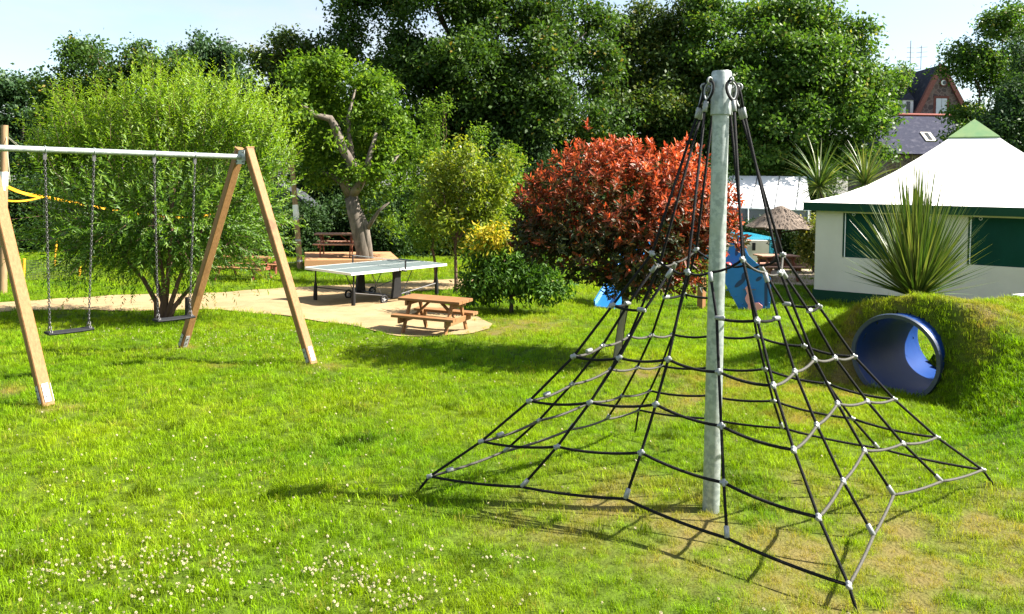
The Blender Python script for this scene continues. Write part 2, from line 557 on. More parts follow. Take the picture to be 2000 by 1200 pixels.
M['stone'] = stone_mat()
LEAF = {
    'oak': leaf_mat('oak_leaves', [(0, (0.0200, 0.0478, 0.0090)), (.5, (0.0430, 0.0911, 0.0141)), (.9, (0.0800, 0.1334, 0.0186)), (1, (0.2170, 0.1601, 0.0275))], .5, .30, spec=.2),
    'oakblue': leaf_mat('bluish_oak_leaves', [(0, (0.0238, 0.0563, 0.0229)), (.6, (0.0438, 0.0897, 0.0323)), (1, (0.0762, 0.1323, 0.0399))], .5, .25, spec=.2),
    'olive': leaf_mat('olive_leaves', [(0, (0.0255, 0.0519, 0.0119)), (.6, (0.0578, 0.0978, 0.0187)), (1, (0.1496, 0.1436, 0.0255))], .5, .30, spec=.2),
    'maple': leaf_mat('chestnut_leaves', [(0, (0.0286, 0.0683, 0.0119)), (.5, (0.0605, 0.1250, 0.0195)), (.85, (0.1122, 0.1827, 0.0272)), (1, (0.2387, 0.2278, 0.0365))], .5, .34, spec=.22),
    'hedge': leaf_mat('hedge_leaves', [(0, (0.013, 0.033, 0.010)), (.6, (0.026, 0.057, 0.014)), (1, (0.050, 0.088, 0.022))], .55, .18, spec=.12),
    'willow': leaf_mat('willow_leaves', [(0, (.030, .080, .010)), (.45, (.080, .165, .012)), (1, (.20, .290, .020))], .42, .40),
    'apple': leaf_mat('apple_leaves', [(0, (.040, .090, .010)), (.5, (.090, .165, .014)), (1, (.175, .245, .025))], .5, .40, spec=.15),
    'yellow': leaf_mat('yellow_green_leaves', [(0, (.085, .135, .012)), (.5, (.155, .205, .016)), (1, (.27, .255, .02))], .42, .42),
    'shrub': leaf_mat('glossy_shrub_leaves', [(0, (0.0234, 0.0625, 0.0080)), (.55, (0.0546, 0.1250, 0.0120)), (.8, (0.1170, 0.1875, 0.0140)), (1, (0.3900, 0.3000, 0.0200))], .5, .32, spec=.15),
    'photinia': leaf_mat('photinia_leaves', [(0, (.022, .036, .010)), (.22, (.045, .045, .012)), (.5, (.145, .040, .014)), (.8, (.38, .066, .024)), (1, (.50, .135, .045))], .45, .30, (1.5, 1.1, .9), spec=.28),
    'yucca': leaf_mat('yucca_leaves', [(0, (.030, .066, .012)), (.6, (.085, .130, .026)), (1, (.18, .19, .06))], .38, .22),
    'palegrass': leaf_mat('clover_leaf', [(0, (.03, .09, .01)), (1, (.06, .14, .012))], .5, .3),
    'variegated': leaf_mat('variegated_leaves', [(0, (.06, .10, .015)), (.6, (.15, .17, .02)), (1, (.36, .30, .06))], .4, .3),
}

# ------------------------------------------------------------------ dry patches, path outline
DRY = [(.75, 4.75, .55), (1.1, 4.3, .6), (1.55, 3.95, .65), (1.75, 3.45, .6), (2.3, 4.2, .6), (2.9, 4.55, .35), (.25, 4.45, .35), (3.4, 4.9, .25), (2.1, 3.75, .35), (2.2, 5.1, .35),
       (2.7, 7.0, .45), (3.2, 8.0, .4), (3.55, 8.4, .35), (3.95, 8.65, .35), (4.3, 8.75, .3), (4.8, 8.35, .28), (4.85, 7.75, .22), (1.9, 7.6, .4), (2.3, 8.3, .5), (1.2, 7.2, .35), (1.6, 8.9, .5),
       (-2.2, 8.9, .22), (-4.1, 6.85, .2), (-4.3, 10.2, .2), (-.3, 12.3, .6), (.3, 13.0, .7), (-3.4, 9.0, .18), (-5.0, 7.6, .2), (4.4, 9.5, .25), (4.2, 8.75, .38), (3.7, 8.5, .38), (4.95, 8.35, .40), (5.3, 8.8, .35), (3.35, 8.0, .4), (5.0, 7.9, .3)]


def dryness(x, y):
    x = np.asarray(x, float)
    y = np.asarray(y, float)
    d = np.zeros_like(x)
    for cx, cy, r in DRY:
        d = np.maximum(d, 1.15 * np.exp(-((x - cx) ** 2 + (y - cy) ** 2) / (r * r)))
    n = np.sin(7.3 * x + 2.1 * y) * np.sin(6.1 * y - 3.3 * x) * .35 + np.sin(17 * x + 3) * np.sin(15 * y + 1) * .28
    return np.clip(d * (.62 + 1.25 * n) + .06 * n, 0, 1)


def G(px, py):
    """where the view line through (px, py) meets the bare ground"""
    lo, hi = .5, 300.0
    r = RT * ((px - 1000) / F) + UP * ((PPY - py) / F) + FW
    for _ in range(60):
        t = (lo + hi) / 2
        p = Vector((0, 0, EYE)) + r * t
        if p.z < float(base_ground(p.x, p.y)):
            hi = t
        else:
            lo = t
    return Vector((0, 0, EYE)) + r * lo


path_px = [(-260, 622), (0, 613), (200, 607), (360, 605), (480, 611), (600, 627), (700, 642), (775, 655), (850, 658), (905, 655), (955, 645), (962, 634), (930, 618), (860, 590), (790, 580), (760, 574), (820, 569), (900, 566), (980, 562), (1090, 556), (1090, 549), (980, 548), (890, 547), (790, 551), (700, 556), (600, 562), (500, 568), (430, 572), (250, 577), (100, 589), (0, 596), (-260, 604)]
PATH = [G(*p).xy for p in path_px]


def in_path(x, y, poly=None):
    poly = poly or PATH
    x = np.asarray(x, float)
    y = np.asarray(y, float)
    ins = np.zeros(x.shape, bool)
    n = len(poly)
    for i in range(n):
        x0, y0 = poly[i]
        x1, y1 = poly[(i + 1) % n]
        c = ((y0 > y) != (y1 > y)) & (x < (x1 - x0) * (y - y0) / ((y1 - y0) + 1e-12) + x0)
        ins ^= c
    return ins


# ------------------------------------------------------------------ setting: lawn, path
def axis_grid(breaks):
    out = []
    for a, b, st in breaks:
        n = max(1, int(round((b - a) / st)))
        out += list(np.linspace(a, b, n, endpoint=False))
    out.append(breaks[-1][1])
    return np.array(out)


gx = axis_grid([(-400, -60, 40), (-60, -20, 4), (-20, -8, .6), (-8, 1.5, .16), (1.5, 3.5, .07), (3.5, 5.0, .028), (5.0, 8.5, .07), (8.5, 20, .6), (20, 60, 4), (60, 400, 40)])
gy = axis_grid([(-60, -4, 6), (-4, 2, .5), (2, 6.8, .12), (6.8, 7.8, .07), (7.8, 9.1, .028), (9.1, 12, .07), (12, 26, .3), (26, 60, 2), (60, 500, 40)])
GX, GY = np.meshgrid(gx, gy)
GZ = ground(GX, GY)
V = np.stack([GX.ravel(), GY.ravel(), GZ.ravel()], 1)
nx, ny = len(gx), len(gy)
idx = np.arange(nx * ny).reshape(ny, nx)
Q = np.stack([idx[:-1, :-1].ravel(), idx[:-1, 1:].ravel(), idx[1:, 1:].ravel(), idx[1:, :-1].ravel()], 1)
cen = V[Q].mean(1)


def in_pipe(p, rr, ext=.35):
    a = (p[:, 0] - PM.x) * PA.x + (p[:, 1] - PM.y) * PA.y
    b = (p[:, 0] - PM.x) * PB.x + (p[:, 1] - PM.y) * PB.y
    return (a > -ext) & (a < PIPE_L + ext) & (b * b + (p[:, 2] - PM.z) ** 2 < rr * rr)


Q = Q[~in_pipe(cen, PIPE_R + .005, .12)]
lawn = fast_mesh('lawn', V, Q, M['lawn'], attrs={'dry': dryness(V[:, 0], V[:, 1])}, smooth=True)
tag(lawn, 'wide green lawn with a low mound and worn dry patches', 'lawn', kind='structure')

bm = bmesh.new()
bm.faces.new([bm.verts.new((p[0], p[1], 0)) for p in PATH])
for xx in np.arange(-22, 3, .32):
    bmesh.ops.bisect_plane(bm, geom=bm.verts[:] + bm.edges[:] + bm.faces[:], plane_co=(xx, 0, 0), plane_no=(1, 0, 0))
for yy in np.arange(11, 21, .3):
    bmesh.ops.bisect_plane(bm, geom=bm.verts[:] + bm.edges[:] + bm.faces[:], plane_co=(0, yy, 0), plane_no=(0, 1, 0))
bmesh.ops.triangulate(bm, faces=bm.faces[:])
for v in bm.verts:
    v.co.z = gz(v.co.x, v.co.y) + .018
pm_ = bpy.data.meshes.new('path')
bm.to_mesh(pm_)
bm.free()
pm_.materials.append(M['sand'])
path = bpy.data.objects.new('path', pm_)
COL.objects.link(path)
tag(path, 'pale sandy path widening under the table tennis table', 'path', kind='structure')


# ------------------------------------------------------------------ scattered stuff by geometry nodes
def scatter(name, pts, rotz, tilt, scl, extra, protos, label, cat):
    me = bpy.data.meshes.new(name)
    n = len(pts)
    me.vertices.add(n)
    me.vertices.foreach_set('co', np.asarray(pts, np.float32).ravel())
    a = me.attributes.new('rot', 'FLOAT_VECTOR', 'POINT')
    a.data.foreach_set('vector', np.stack([tilt[:, 0], tilt[:, 1], rotz], 1).astype(np.float32).ravel())
    a = me.attributes.new('scl', 'FLOAT', 'POINT')
    a.data.foreach_set('value', scl.astype(np.float32))
    a = me.attributes.new('pick', 'INT', 'POINT')
    a.data.foreach_set('value', rng.integers(0, len(protos), n).astype(np.int32))
    for k, v in extra.items():
        a = me.attributes.new(k, 'FLOAT', 'POINT')
        a.data.foreach_set('value', v.astype(np.float32))
    o = bpy.data.objects.new(name, me)
    COL.objects.link(o)
    c = bpy.data.collections.new(name + '_kinds')
    for p in protos:
        c.objects.link(p)
    ng = bpy.data.node_groups.new(name + '_nodes', 'GeometryNodeTree')
    ng.interface.new_socket('Geometry', in_out='INPUT', socket_type='NodeSocketGeometry')
    ng.interface.new_socket('Geometry', in_out='OUTPUT', socket_type='NodeSocketGeometry')
    gi, go = ng.nodes.new('NodeGroupInput'), ng.nodes.new('NodeGroupOutput')
    ip = ng.nodes.new('GeometryNodeInstanceOnPoints')
    ci = ng.nodes.new('GeometryNodeCollectionInfo')
    ci.inputs['Collection'].default_value = c
    ci.inputs['Separate Children'].default_value = True
    ci.inputs['Reset Children'].default_value = True

    def named(nm, dt):
        q = ng.nodes.new('GeometryNodeInputNamedAttribute')
        q.data_type = dt
        q.inputs['Name'].default_value = nm
        return q.outputs['Attribute']
    lk = ng.links.new
    lk(gi.outputs[0], ip.inputs['Points'])
    lk(ci.outputs[0], ip.inputs['Instance'])
    ip.inputs['Pick Instance'].default_value = True
    lk(named('pick', 'INT'), ip.inputs['Instance Index'])
    lk(named('rot', 'FLOAT_VECTOR'), ip.inputs['Rotation'])
    lk(named('scl', 'FLOAT'), ip.inputs['Scale'])
    lk(ip.outputs[0], go.inputs[0])
    md = o.modifiers.new('scatter', 'NODES')
    md.node_group = ng
    tag(o, label, cat, kind='stuff')
    return o


def tuft(nblades, rad, h0, h1, w):
    vs, fs = [], []
    for _ in range(nblades):
        r, a = rad * math.sqrt(random.random()), random.uniform(0, 2 * math.pi)
        b = Vector((r * math.cos(a), r * math.sin(a), -.01))
        h = random.uniform(h0, h1)
        la = random.uniform(0, 2 * math.pi)
        lean = Vector((math.cos(la), math.sin(la), 0)) * h * random.uniform(.15, .85)
        sd = Vector((-math.sin(la + random.uniform(-.6, .6)), math.cos(la), 0)) * w * random.uniform(.7, 1.2)
        p1 = b + lean * .35 + Vector((0, 0, h * .6))
        p2 = b + lean + Vector((0, 0, h * random.uniform(.75, 1.0)))
        o = len(vs)
        vs += [b - sd, b + sd, p1 + sd * .8, p1 - sd * .8, p2]
        fs += [(o, o + 1, o + 2, o + 3), (o + 3, o + 2, o + 4)]
    me = bpy.data.meshes.new('tuft')
    me.from_pydata([tuple(v) for v in vs], [], fs)
    me.materials.append(M['blade'])
    return bpy.data.objects.new('tuft', me)


def field(y0, y1, dens, margin=1.2):
    area = (.70 * (y0 + y1) / 2 + margin) * 2 * (y1 - y0)
    n = int(area * dens)
    y = rng.uniform(y0, y1, n * 2)
    half = .70 * y + margin
    keep = rng.uniform(0, .70 * y1 + margin, n * 2) < half
    y = y[keep][:n]
    x = rng.uniform(-1, 1, len(y)) * (.70 * y + margin)
    return x, y


xs, ys, ss = [], [], []
for y0, y1, dens, s in ((2.0, 4.2, 620, .85), (4.2, 6.5, 470, .95), (6.5, 9.5, 300, 1.1), (9.5, 13, 170, 1.3), (13, 18, 85, 1.7), (18, 27, 38, 2.2)):
    x, y = field(y0, y1, dens)
    xs.append(x)
    ys.append(y)
    ss.append(np.full(len(x), s))
mx_, my_ = rng.uniform(2.0, 7.5, 24000), rng.uniform(6.4, 10.6, 24000)
xs.append(mx_)
ys.append(my_)
ss.append(np.full(24000, 1.15))
x, y, s = np.concatenate(xs), np.concatenate(ys), np.concatenate(ss)
jx, jy = rng.normal(0, .10, len(x)), rng.normal(0, .10, len(x))
keep = ~in_path(x + jx * .8, y + jy)
dd = dryness(x, y)
keep &= rng.uniform(0, 1, len(x)) > .35 * dd
x, y, s, dd = x[keep], y[keep], s[keep], dd[keep]
z = ground(x, y)
P3 = np.stack([x, y, z], 1)
k2 = ~in_pipe(P3, PIPE_R + .03, .11)
x, y, s, dd, P3 = x[k2], y[k2], s[k2], dd[k2], P3[k2]
patch = np.array([mnoise.noise((float(a) * .9, float(b) * .9, 3.1)) for a, b in zip(x, y)])
scl = s * .80 * rng.uniform(.7, 1.25, len(x)) * (1 - .35 * dd) * (1 + .35 * np.clip(patch, -.6, .9))
drv = np.clip(dd * rng.uniform(.5, 1.25, len(x)) + (rng.uniform(0, 1, len(x)) < .05) * .5, 0, 1)
rvv = rng.uniform(.55, 1.35, len(x))
for _ in range(36):                                    # darker coarse weeds here and there
    wy = rng.uniform(3.6, 11)
    wx = rng.uniform(-.68, .68) * wy
    hit = (x - wx) ** 2 + (y - wy) ** 2 < rng.uniform(.05, .13) ** 2
    rvv[hit] *= .5
    scl[hit] *= 1.3
grass = scatter('grass', P3, rng.uniform(0, 6.28, len(x)), rng.normal(0, .12, (len(x), 2)), scl, {'dry': drv, 'rv': rvv},
                [tuft(24, .075, .028, .062, .0021) for _ in range(5)] + [tuft(16, .06, .045, .10, .0026) for _ in range(2)], 'short sunlit lawn grass with yellowed worn patches', 'grass')


def clover_proto():
    mb = MB()
    mb.tube([(0, 0, -.01), (.004, .002, .03), (.002, .006, .058)], .0012, 4)
    me0 = MB()
    for i in range(34):
        t = math.acos(1 - 1.6 * (i + .5) / 34)
        a = i * 2.399
        d = Vector((math.sin(t) * math.cos(a), math.sin(t) * math.sin(a), math.cos(t)))
        c = Vector((.002, .006, .058))
        sd = d.cross(Vector((.3, .5, .8))).normalized() * .0024
        me0.add([c + d * .003 - sd * .5, c + d * .003 + sd * .5, c + d * .0105 + sd, c + d * .0105 - sd], [(0, 1, 2, 3)])
    me = bpy.data.meshes.new('clover_head')
    n = len(mb.v)
    me.from_pydata([tuple(v) for v in mb.v + me0.v], [], mb.f + [tuple(i + n for i in f) for f in me0.f])
    me.materials.append(LEAF['palegrass'])
    me.materials.append(M['petal'])
    me.polygons.foreach_set('material_index', [0] * len(mb.f) + [1] * len(me0.f))
    return bpy.data.objects.new('clover_head', me)


M['petal'] = leaf_mat('clover_petal', [(0, (.52, .47, .30)), (1, (.64, .60, .45))], .7, .25, (1, 1, 1))
cx, cy = [], []
for n, (ux, uy), (sx, sy) in ((200, (-1.5, 3.7), (.75, .35)), (60, (-.55, 3.5), (.4, .15)), (90, (-2.1, 4.0), (.7, .35)), (70, (-1.9, 4.6), (1.0, .5)), (60, (-.7, 4.4), (1.2, .7)), (170, (-3.6, 10.6), (1.1, .5)), (120, (-2.4, 10.2), (.6, .7)),
                             (160, (-4.6, 11.4), (1.6, .35)), (110, (-2.3, 6.5), (2.0, 1.5)), (60, (1.0, 3.2), (1.0, .4)), (70, (.2, 8.3), (1.5, 1.0)), (60, (3.0, 6.2), (1.5, .8)), (60, (5.5, 10.4), (1.4, .6)), (90, (-1.6, 5.2), (1.6, .8))):
    cx.append(rng.normal(ux, sx, n))
    cy.append(rng.normal(uy, sy, n))
for _ in range(34):                                    # clumps of clover nearest the viewer
    ux, uy = rng.normal(-1.55, .65), rng.normal(3.62, .2)
    n = int(rng.integers(5, 18))
    cx.append(rng.normal(ux, .075, n))
    cy.append(rng.normal(uy, .06, n))
cx, cy = np.concatenate(cx), np.concatenate(cy)
k = ~in_path(cx, cy) & (cy > 2.0) & (dryness(cx, cy) < .4)
cx, cy = cx[k], cy[k]
scatter('clover_flowers', np.stack([cx, cy, ground(cx, cy)], 1), rng.uniform(0, 6.28, len(cx)), rng.normal(0, .25, (len(cx), 2)), rng.uniform(.32, .66, len(cx)) * (1 + .03 * cy), {},
        [clover_proto()], 'white clover and daisy heads dotting the lawn', 'clover flowers')


# ------------------------------------------------------------------ foliage builders
def unit(a):
    return a / (np.linalg.norm(a, axis=-1, keepdims=True) + 1e-9)


def leaf_geo(pos, axis, nrm, ln, wd, simple=True, droop=.15):
    """kite leaves (4 verts) or folded leaves (6 verts, 2 quads)"""
    n = len(pos)
    axis = unit(axis)
    side = unit(np.cross(axis, nrm))
    nn = np.cross(side, axis)
    ln = np.asarray(ln)[:, None]
    wd = np.asarray(wd)[:, None]
    tip = pos + axis * ln - nn * ln * droop
    if simple:
        mid = pos + axis * ln * .45
        V = np.stack([pos, mid + side * wd * .5 + nn * wd * .12, tip, mid - side * wd * .5 + nn * wd * .12], 1).reshape(-1, 3)
        Q = np.arange(n * 4).reshape(n, 4)
        return V, Q, 4
    m1 = pos + axis * ln * .33
    m2 = pos + axis * ln * .68 - nn * ln * droop * .4
    V = np.stack([pos, m1 + side * wd * .5 + nn * wd * .15, m2 + side * wd * .4 + nn * wd * .12, tip, m2 - side * wd * .4 + nn * wd * .12, m1 - side * wd * .5 + nn * wd * .15], 1).reshape(-1, 3)
    b = np.arange(n)[:, None] * 6
    Q = np.concatenate([b + np.array([0, 1, 2, 3]), b + np.array([0, 3, 4, 5])], 1).reshape(-1, 4)
    return V, Q, 6


def crown_samples(lobes, ncl, inner=.42):
    """cluster centres spread through the lobes' volume, denser towards the outside"""
    w = np.array([r.x * r.y * r.z for c, r in lobes]) ** .67
    pick = rng.choice(len(lobes), ncl, p=w / w.sum())
    C = np.array([tuple(c) for c, r in lobes])[pick]
    Rr = np.array([tuple(r) for c, r in lobes])[pick]
    d = unit(rng.normal(0, 1, (ncl, 3)))
    rad = rng.uniform(0, 1, ncl) ** inner
    rad *= rng.uniform(.86, 1.12, ncl)
    return C + d * Rr * rad[:, None], d


def lumpy_samples(lobes, ncl, nsub):
    """clusters gathered on boughs: each lobe carries several smaller lumps with gaps between"""
    w = np.array([r.x * r.y * r.z for c, r in lobes]) ** .6
    cnt = np.maximum(3, np.round(nsub * len(lobes) * w / w.sum())).astype(int)
    subs = []
    for (c, r), k in zip(lobes, cnt):
        d = unit(rng.normal(0, 1, (k, 3)))
        q = rng.uniform(.55, 1.0, (k, 1))
        cs = np.array(c) + d * np.array(r) * q
        f = rng.uniform(.24, .46, (k, 1)) * np.array([1.0, 1.0, .78])
        for a, b in zip(cs, np.array(r) * f):
            subs.append((Vector(a), Vector(b)))
    n1 = int(ncl * .84)
    p1, d1 = crown_samples(subs, n1, .45)
    d1 = unit(d1 + np.array([0, 0, .25]))
    p2, d2 = crown_samples([(c, r * .8) for c, r in lobes], ncl - n1, .6)
    return np.concatenate([p1, p2]), np.concatenate([d1, d2])


def cluster_crown(name, lobes, ncl, per, sigma, ln, wd, mat, parent, simple=True, up=.9, hang=.25, flat=.75, rndfun=None, lumps=0):
    c, d = lumpy_samples(lobes, ncl, lumps) if lumps else crown_samples(lobes, ncl)
    crn = rng.uniform(-.22, .22, ncl)
    pos = np.repeat(c, per, 0) + rng.normal(0, 1, (ncl * per, 3)) * np.array([sigma, sigma, sigma * flat])
    dd_ = np.repeat(d, per, 0)
    n = len(pos)
    axis = unit(rng.normal(0, 1, (n, 3)) + dd_ * .6 - np.array([0, 0, hang]))
    nrm = unit(rng.normal(0, .8, (n, 3)) + dd_ * .5 + np.array([0, 0, up]))
    L_ = rng.uniform(.7, 1.3, n) * ln
    V, Q, k = leaf_geo(pos, axis, nrm, L_, L_ * wd, simple)
    rv = np.clip(rng.normal(.45, .2, n) + np.repeat(crn, per), 0, 1)
    if rndfun is not None:
        rv = np.clip(rndfun(pos, rv), 0, 1)
    o = fast_mesh(name, V, Q, mat, parent, {'rnd': np.repeat(rv, k)})
    o['kind'] = 'stuff'
    return o


def limb_path(p, q, n=6, wob=.08, sag=0):
    p, q = Vector(p), Vector(q)
    L_ = (q - p).length
    out = []
    for i in range(n + 1):
        t = i / n
        w = math.sin(math.pi * t)
        out.append(p.lerp(q, t) + Vector((random.uniform(-1, 1), random.uniform(-1, 1), random.uniform(-1, 1))) * wob * L_ * w * .6 + Vector((0, 0, sag * w)))
    return out


def lobe(px, py, rx, ry, y, dep=None):
    k = y / F
    return (at(px, py, y), Vector((rx * k, (dep if dep else rx * k * .9), ry * k)))


def tree(name, label, cat, base, lobes, ncl, per, sigma, ln, wd, leaf, bark, trunk_r, fork, simple=True, group=None, limbs=5, twig=True, **kw):
    base = Vector(base)
    root = empty(name, base, label, cat, group)
    mb = MB()
    top = Vector(fork)
    pts = limb_path(base - Vector((0, 0, .1)), top, 6, .05)
    mb.tube(pts, [trunk_r * (1.25 if i == 0 else 1.0 - .35 * i / 6) for i in range(7)], 10)
    tr = mb.build('trunk', bark, root, smooth=True)
    big = sorted(lobes, key=lambda l: -l[1].x * l[1].z)[:limbs]
    for c, r in big:
        b = MB()
        st = pts[4].lerp(pts[6], random.random())
        e = Vector(c) + Vector((0, 0, r.z * .2))
        lp = limb_path(st, e, 6, .10)
        b.tube(lp, [trunk_r * .5 * (1 - .8 * i / 6) for i in range(7)], 7)
        for _ in range(3):
            i = random.randint(3, 6)
            e2 = Vector(c) + Vector((random.uniform(-.8, .8) * r.x, random.uniform(-.8, .8) * r.y, random.uniform(-.3, .8) * r.z))
            b.tube(limb_path(lp[i], e2, 4, .12), [trunk_r * .18 * (1 - .75 * k / 4) for k in range(5)], 5)
        b.build('limb', bark, root, smooth=True)
    cluster_crown('crown', lobes, ncl, per, sigma, ln, wd, leaf, root, simple, **kw)
    return root


# ------------------------------------------------------------------ far trees
def on_ground(px, y):
    p = at(px, 500, y)
    return Vector((p.x, y, gz(p.x, y)))


BG = 'tall trees along the back of the garden'
tree('oak_tree', 'small dark bluish oak at the far left edge behind the volleyball post', 'tree', on_ground(40, 44),
     [lobe(60, 185, 55, 45, 44), lobe(15, 225, 55, 50, 44), lobe(95, 235, 45, 40, 43), lobe(0, 290, 90, 70, 44), lobe(110, 300, 80, 60, 44)], 520, 72, .30, .20, .60, LEAF['oakblue'], M['barkdark'], .22, on_ground(45, 44) + Vector((0, 0, 4)), group=BG, lumps=15)
tree('oak_tree', 'broad rounded dark green oak rising behind the left of the willow', 'tree', on_ground(190, 40),
     [lobe(165, 115, 60, 50, 40), lobe(130, 165, 60, 60, 40), lobe(235, 135, 65, 60, 39), lobe(290, 105, 42, 45, 40), lobe(320, 155, 60, 60, 40), lobe(210, 215, 110, 70, 40), lobe(330, 235, 90, 70, 40), lobe(230, 310, 150, 70, 40)],
     900, 62, .30, .20, .60, LEAF['oak'], M['barkdark'], .30, on_ground(210, 40) + Vector((0, 0, 4)), group=BG, lumps=15)
tree('oak_tree', 'oak with a knobbly crown peeping over the willow top', 'tree', on_ground(420, 45),
     [lobe(428, 95, 52, 34, 45), lobe(395, 125, 60, 45, 45), lobe(460, 130, 30, 30, 45), lobe(420, 200, 85, 70, 45), lobe(430, 290, 100, 80, 45)], 560, 72, .30, .20, .60, LEAF['oakblue'], M['barkdark'], .26, on_ground(420, 45) + Vector((0, 0, 5)), group=BG, lumps=15)
tree('oak_tree', 'olive green oak with yellowing tips left of the tallest tree', 'tree', on_ground(580, 38),
     [lobe(570, 110, 65, 48, 38), lobe(525, 150, 50, 55, 38), lobe(635, 100, 42, 48, 37.5), lobe(620, 160, 60, 60, 38), lobe(540, 230, 90, 70, 38), lobe(620, 280, 100, 80, 38)], 700, 72, .30, .195, .60, LEAF['olive'], M['barkdark'], .28, on_ground(580, 38) + Vector((0, 0, 4.5)), group=BG, lumps=15)
tree('oak_tree', 'huge dark oak filling the top centre of the view', 'tree', on_ground(900, 37),
     [lobe(710, 20, 62, 62, 37), lobe(690, 100, 60, 60, 37), lobe(840, -30, 130, 110, 37), lobe(980, 20, 120, 95, 36), lobe(1095, 40, 95, 85, 37), lobe(770, 130, 100, 90, 36), lobe(900, 160, 130, 100, 35), lobe(1060, 150, 120, 95, 35.5),
      lobe(1165, 140, 55, 85, 36.5), lobe(800, 250, 140, 80, 36), lobe(950, 260, 150, 80, 35.5), lobe(1100, 250, 110, 80, 36)], 1900, 72, .30, .195, .60, LEAF['oak'], M['barkdark'], .45, on_ground(930, 37) + Vector((0, 0, 5)), group=BG, lumps=15, limbs=8)
tree('oak_tree', 'dark oak in the gap between the huge oak and the chestnut', 'tree', on_ground(1260, 41),
     [lobe(1215, 70, 55, 45, 41), lobe(1285, 55, 60, 45, 41), lobe(1340, 40, 50, 40, 41), lobe(1270, 140, 110, 70, 41), lobe(1260, 240, 120, 90, 40)], 800, 72, .30, .195, .60, LEAF['olive'], M['barkdark'], .3, on_ground(1260, 41) + Vector((0, 0, 5)), group=BG, lumps=15)
tree('chestnut_tree', 'great domed chestnut tree behind the top of the climbing pole', 'tree', on_ground(1520, 40),
     [lobe(1420, 50, 85, 60, 40.0), lobe(1530, 30, 90, 60, 40.0), lobe(1620, 75, 85, 65, 40.0), lobe(1685, 150, 58, 70, 40.0), lobe(1380, 130, 80, 75, 40.0), lobe(1500, 130, 110, 80, 39.0), lobe(1610, 180, 105, 75, 39.0), lobe(1690, 230, 55, 55, 39.5),
      lobe(1430, 220, 110, 75, 39.0), lobe(1560, 250, 115, 65, 38.5), lobe(1660, 290, 75, 40, 39.0), lobe(1330, 240, 80, 80, 40.0), lobe(1450, 310, 110, 40, 39.5), lobe(1580, 312, 100, 36, 39.5)], 1700, 66, .30, .215, .6, LEAF['maple'], M['barkdark'], .42, on_ground(1520, 40) + Vector((0, 0, 4.5)), group=BG, lumps=15, limbs=8)
tree('maple_tree', 'light green open tree beside the stone gable at the right edge', 'tree', on_ground(1930, 46),
     [lobe(1975, 35, 45, 32, 46), lobe(1935, 60, 30, 25, 46), lobe(1900, 115, 50, 35, 46), lobe(1870, 140, 35, 22, 46), lobe(1945, 140, 45, 38, 46), lobe(1900, 220, 42, 32, 46), lobe(1875, 262, 30, 25, 45), lobe(2010, 110, 50, 70, 47)], 330, 66, .30, .20, .6, LEAF['maple'], M['barkdark'], .25, on_ground(1930, 46) + Vector((0, 0, 5)), group=BG, lumps=15)
tree('cypress_tree', 'dark bluish conifer at the far right behind the tent roof', 'tree', on_ground(1995, 42),
     [lobe(1992, 110, 22, 60, 42), lobe(1990, 200, 45, 70, 42), lobe(1965, 270, 60, 60, 42), lobe(2010, 300, 60, 90, 42), lobe(1930, 300, 40, 40, 42)], 520, 72, .33, .18, .5, LEAF['oakblue'], M['barkdark'], .25, on_ground(1995, 42) + Vector((0, 0, 7)), group=BG, lumps=15)
tree('garden_tree', 'little distant tree poking out right of the chestnut crown', 'tree', on_ground(1765, 62),
     [lobe(1765, 135, 16, 18, 62), lobe(1745, 165, 26, 26, 62), lobe(1730, 220, 30, 50, 62)], 130, 50, .35, .22, .6, LEAF['maple'], M['barkdark'], .2, on_ground(1760, 62) + Vector((0, 0, 6)), group=BG, lumps=15)

HG = 'dark evergreen shrubs in front of the tall trees'
hedges = [(-90, 27, 330, 'tall clipped dark hedge left of the volleyball post'), (45, 27, 345, 'dark hedge behind the yellow volleyball tape'), (170, 28, 330, 'dark shrub behind the left half of the willow'), (300, 28, 320, 'dark shrub straight behind the willow trunk'),
          (430, 28, 330, 'dark shrub behind the right half of the willow'), (545, 27, 400, 'dark evergreen bush between the swing leg and the tall pole'), (660, 28.5, 390, 'dark bush behind the picnic table on the deck'), (790, 28, 360, 'dark bush right of the gnarled apple trunk'),
          (910, 29, 310, 'dark tall bush behind the yellow green tree'), (1050, 30, 310, 'dark bush behind the left edge of the red photinia'), (1005, 34, 215, 'tall dark evergreen in the gap left of the red photinia'), (650, 33, 270, 'tall dark evergreen behind the apple tree crown'), (480, 33, 270, 'tall dark evergreen behind the swing top joint'), (1190, 31, 300, 'dark bush behind the middle of the red photinia'), (1330, 32, 300, 'dark bush behind the right side of the red photinia'), (1450, 43, 280, 'dark bush behind the left of the white marquee'), (1560, 43.5, 285, 'dark bush behind the palm and white marquee')]
for px, y, top, lab in hedges:
    mid = (top + 510) / 2
    half = (510 - top) / 2
    b = on_ground(px, y)
    tree('evergreen_shrub', lab, 'shrub', b, [lobe(px, mid + half * .45, 78, half * .6, y, 1.1), lobe(px - 25, mid - half * .25, 60, half * .55, y, 1.0), lobe(px + 28, mid - half * .4, 55, half * .55, y, 1.0)], 430, 46, .27, .13, .55, LEAF['hedge'], M['barkdark'], .09, b + Vector((0, 0, 1.2)), group=HG, limbs=3)

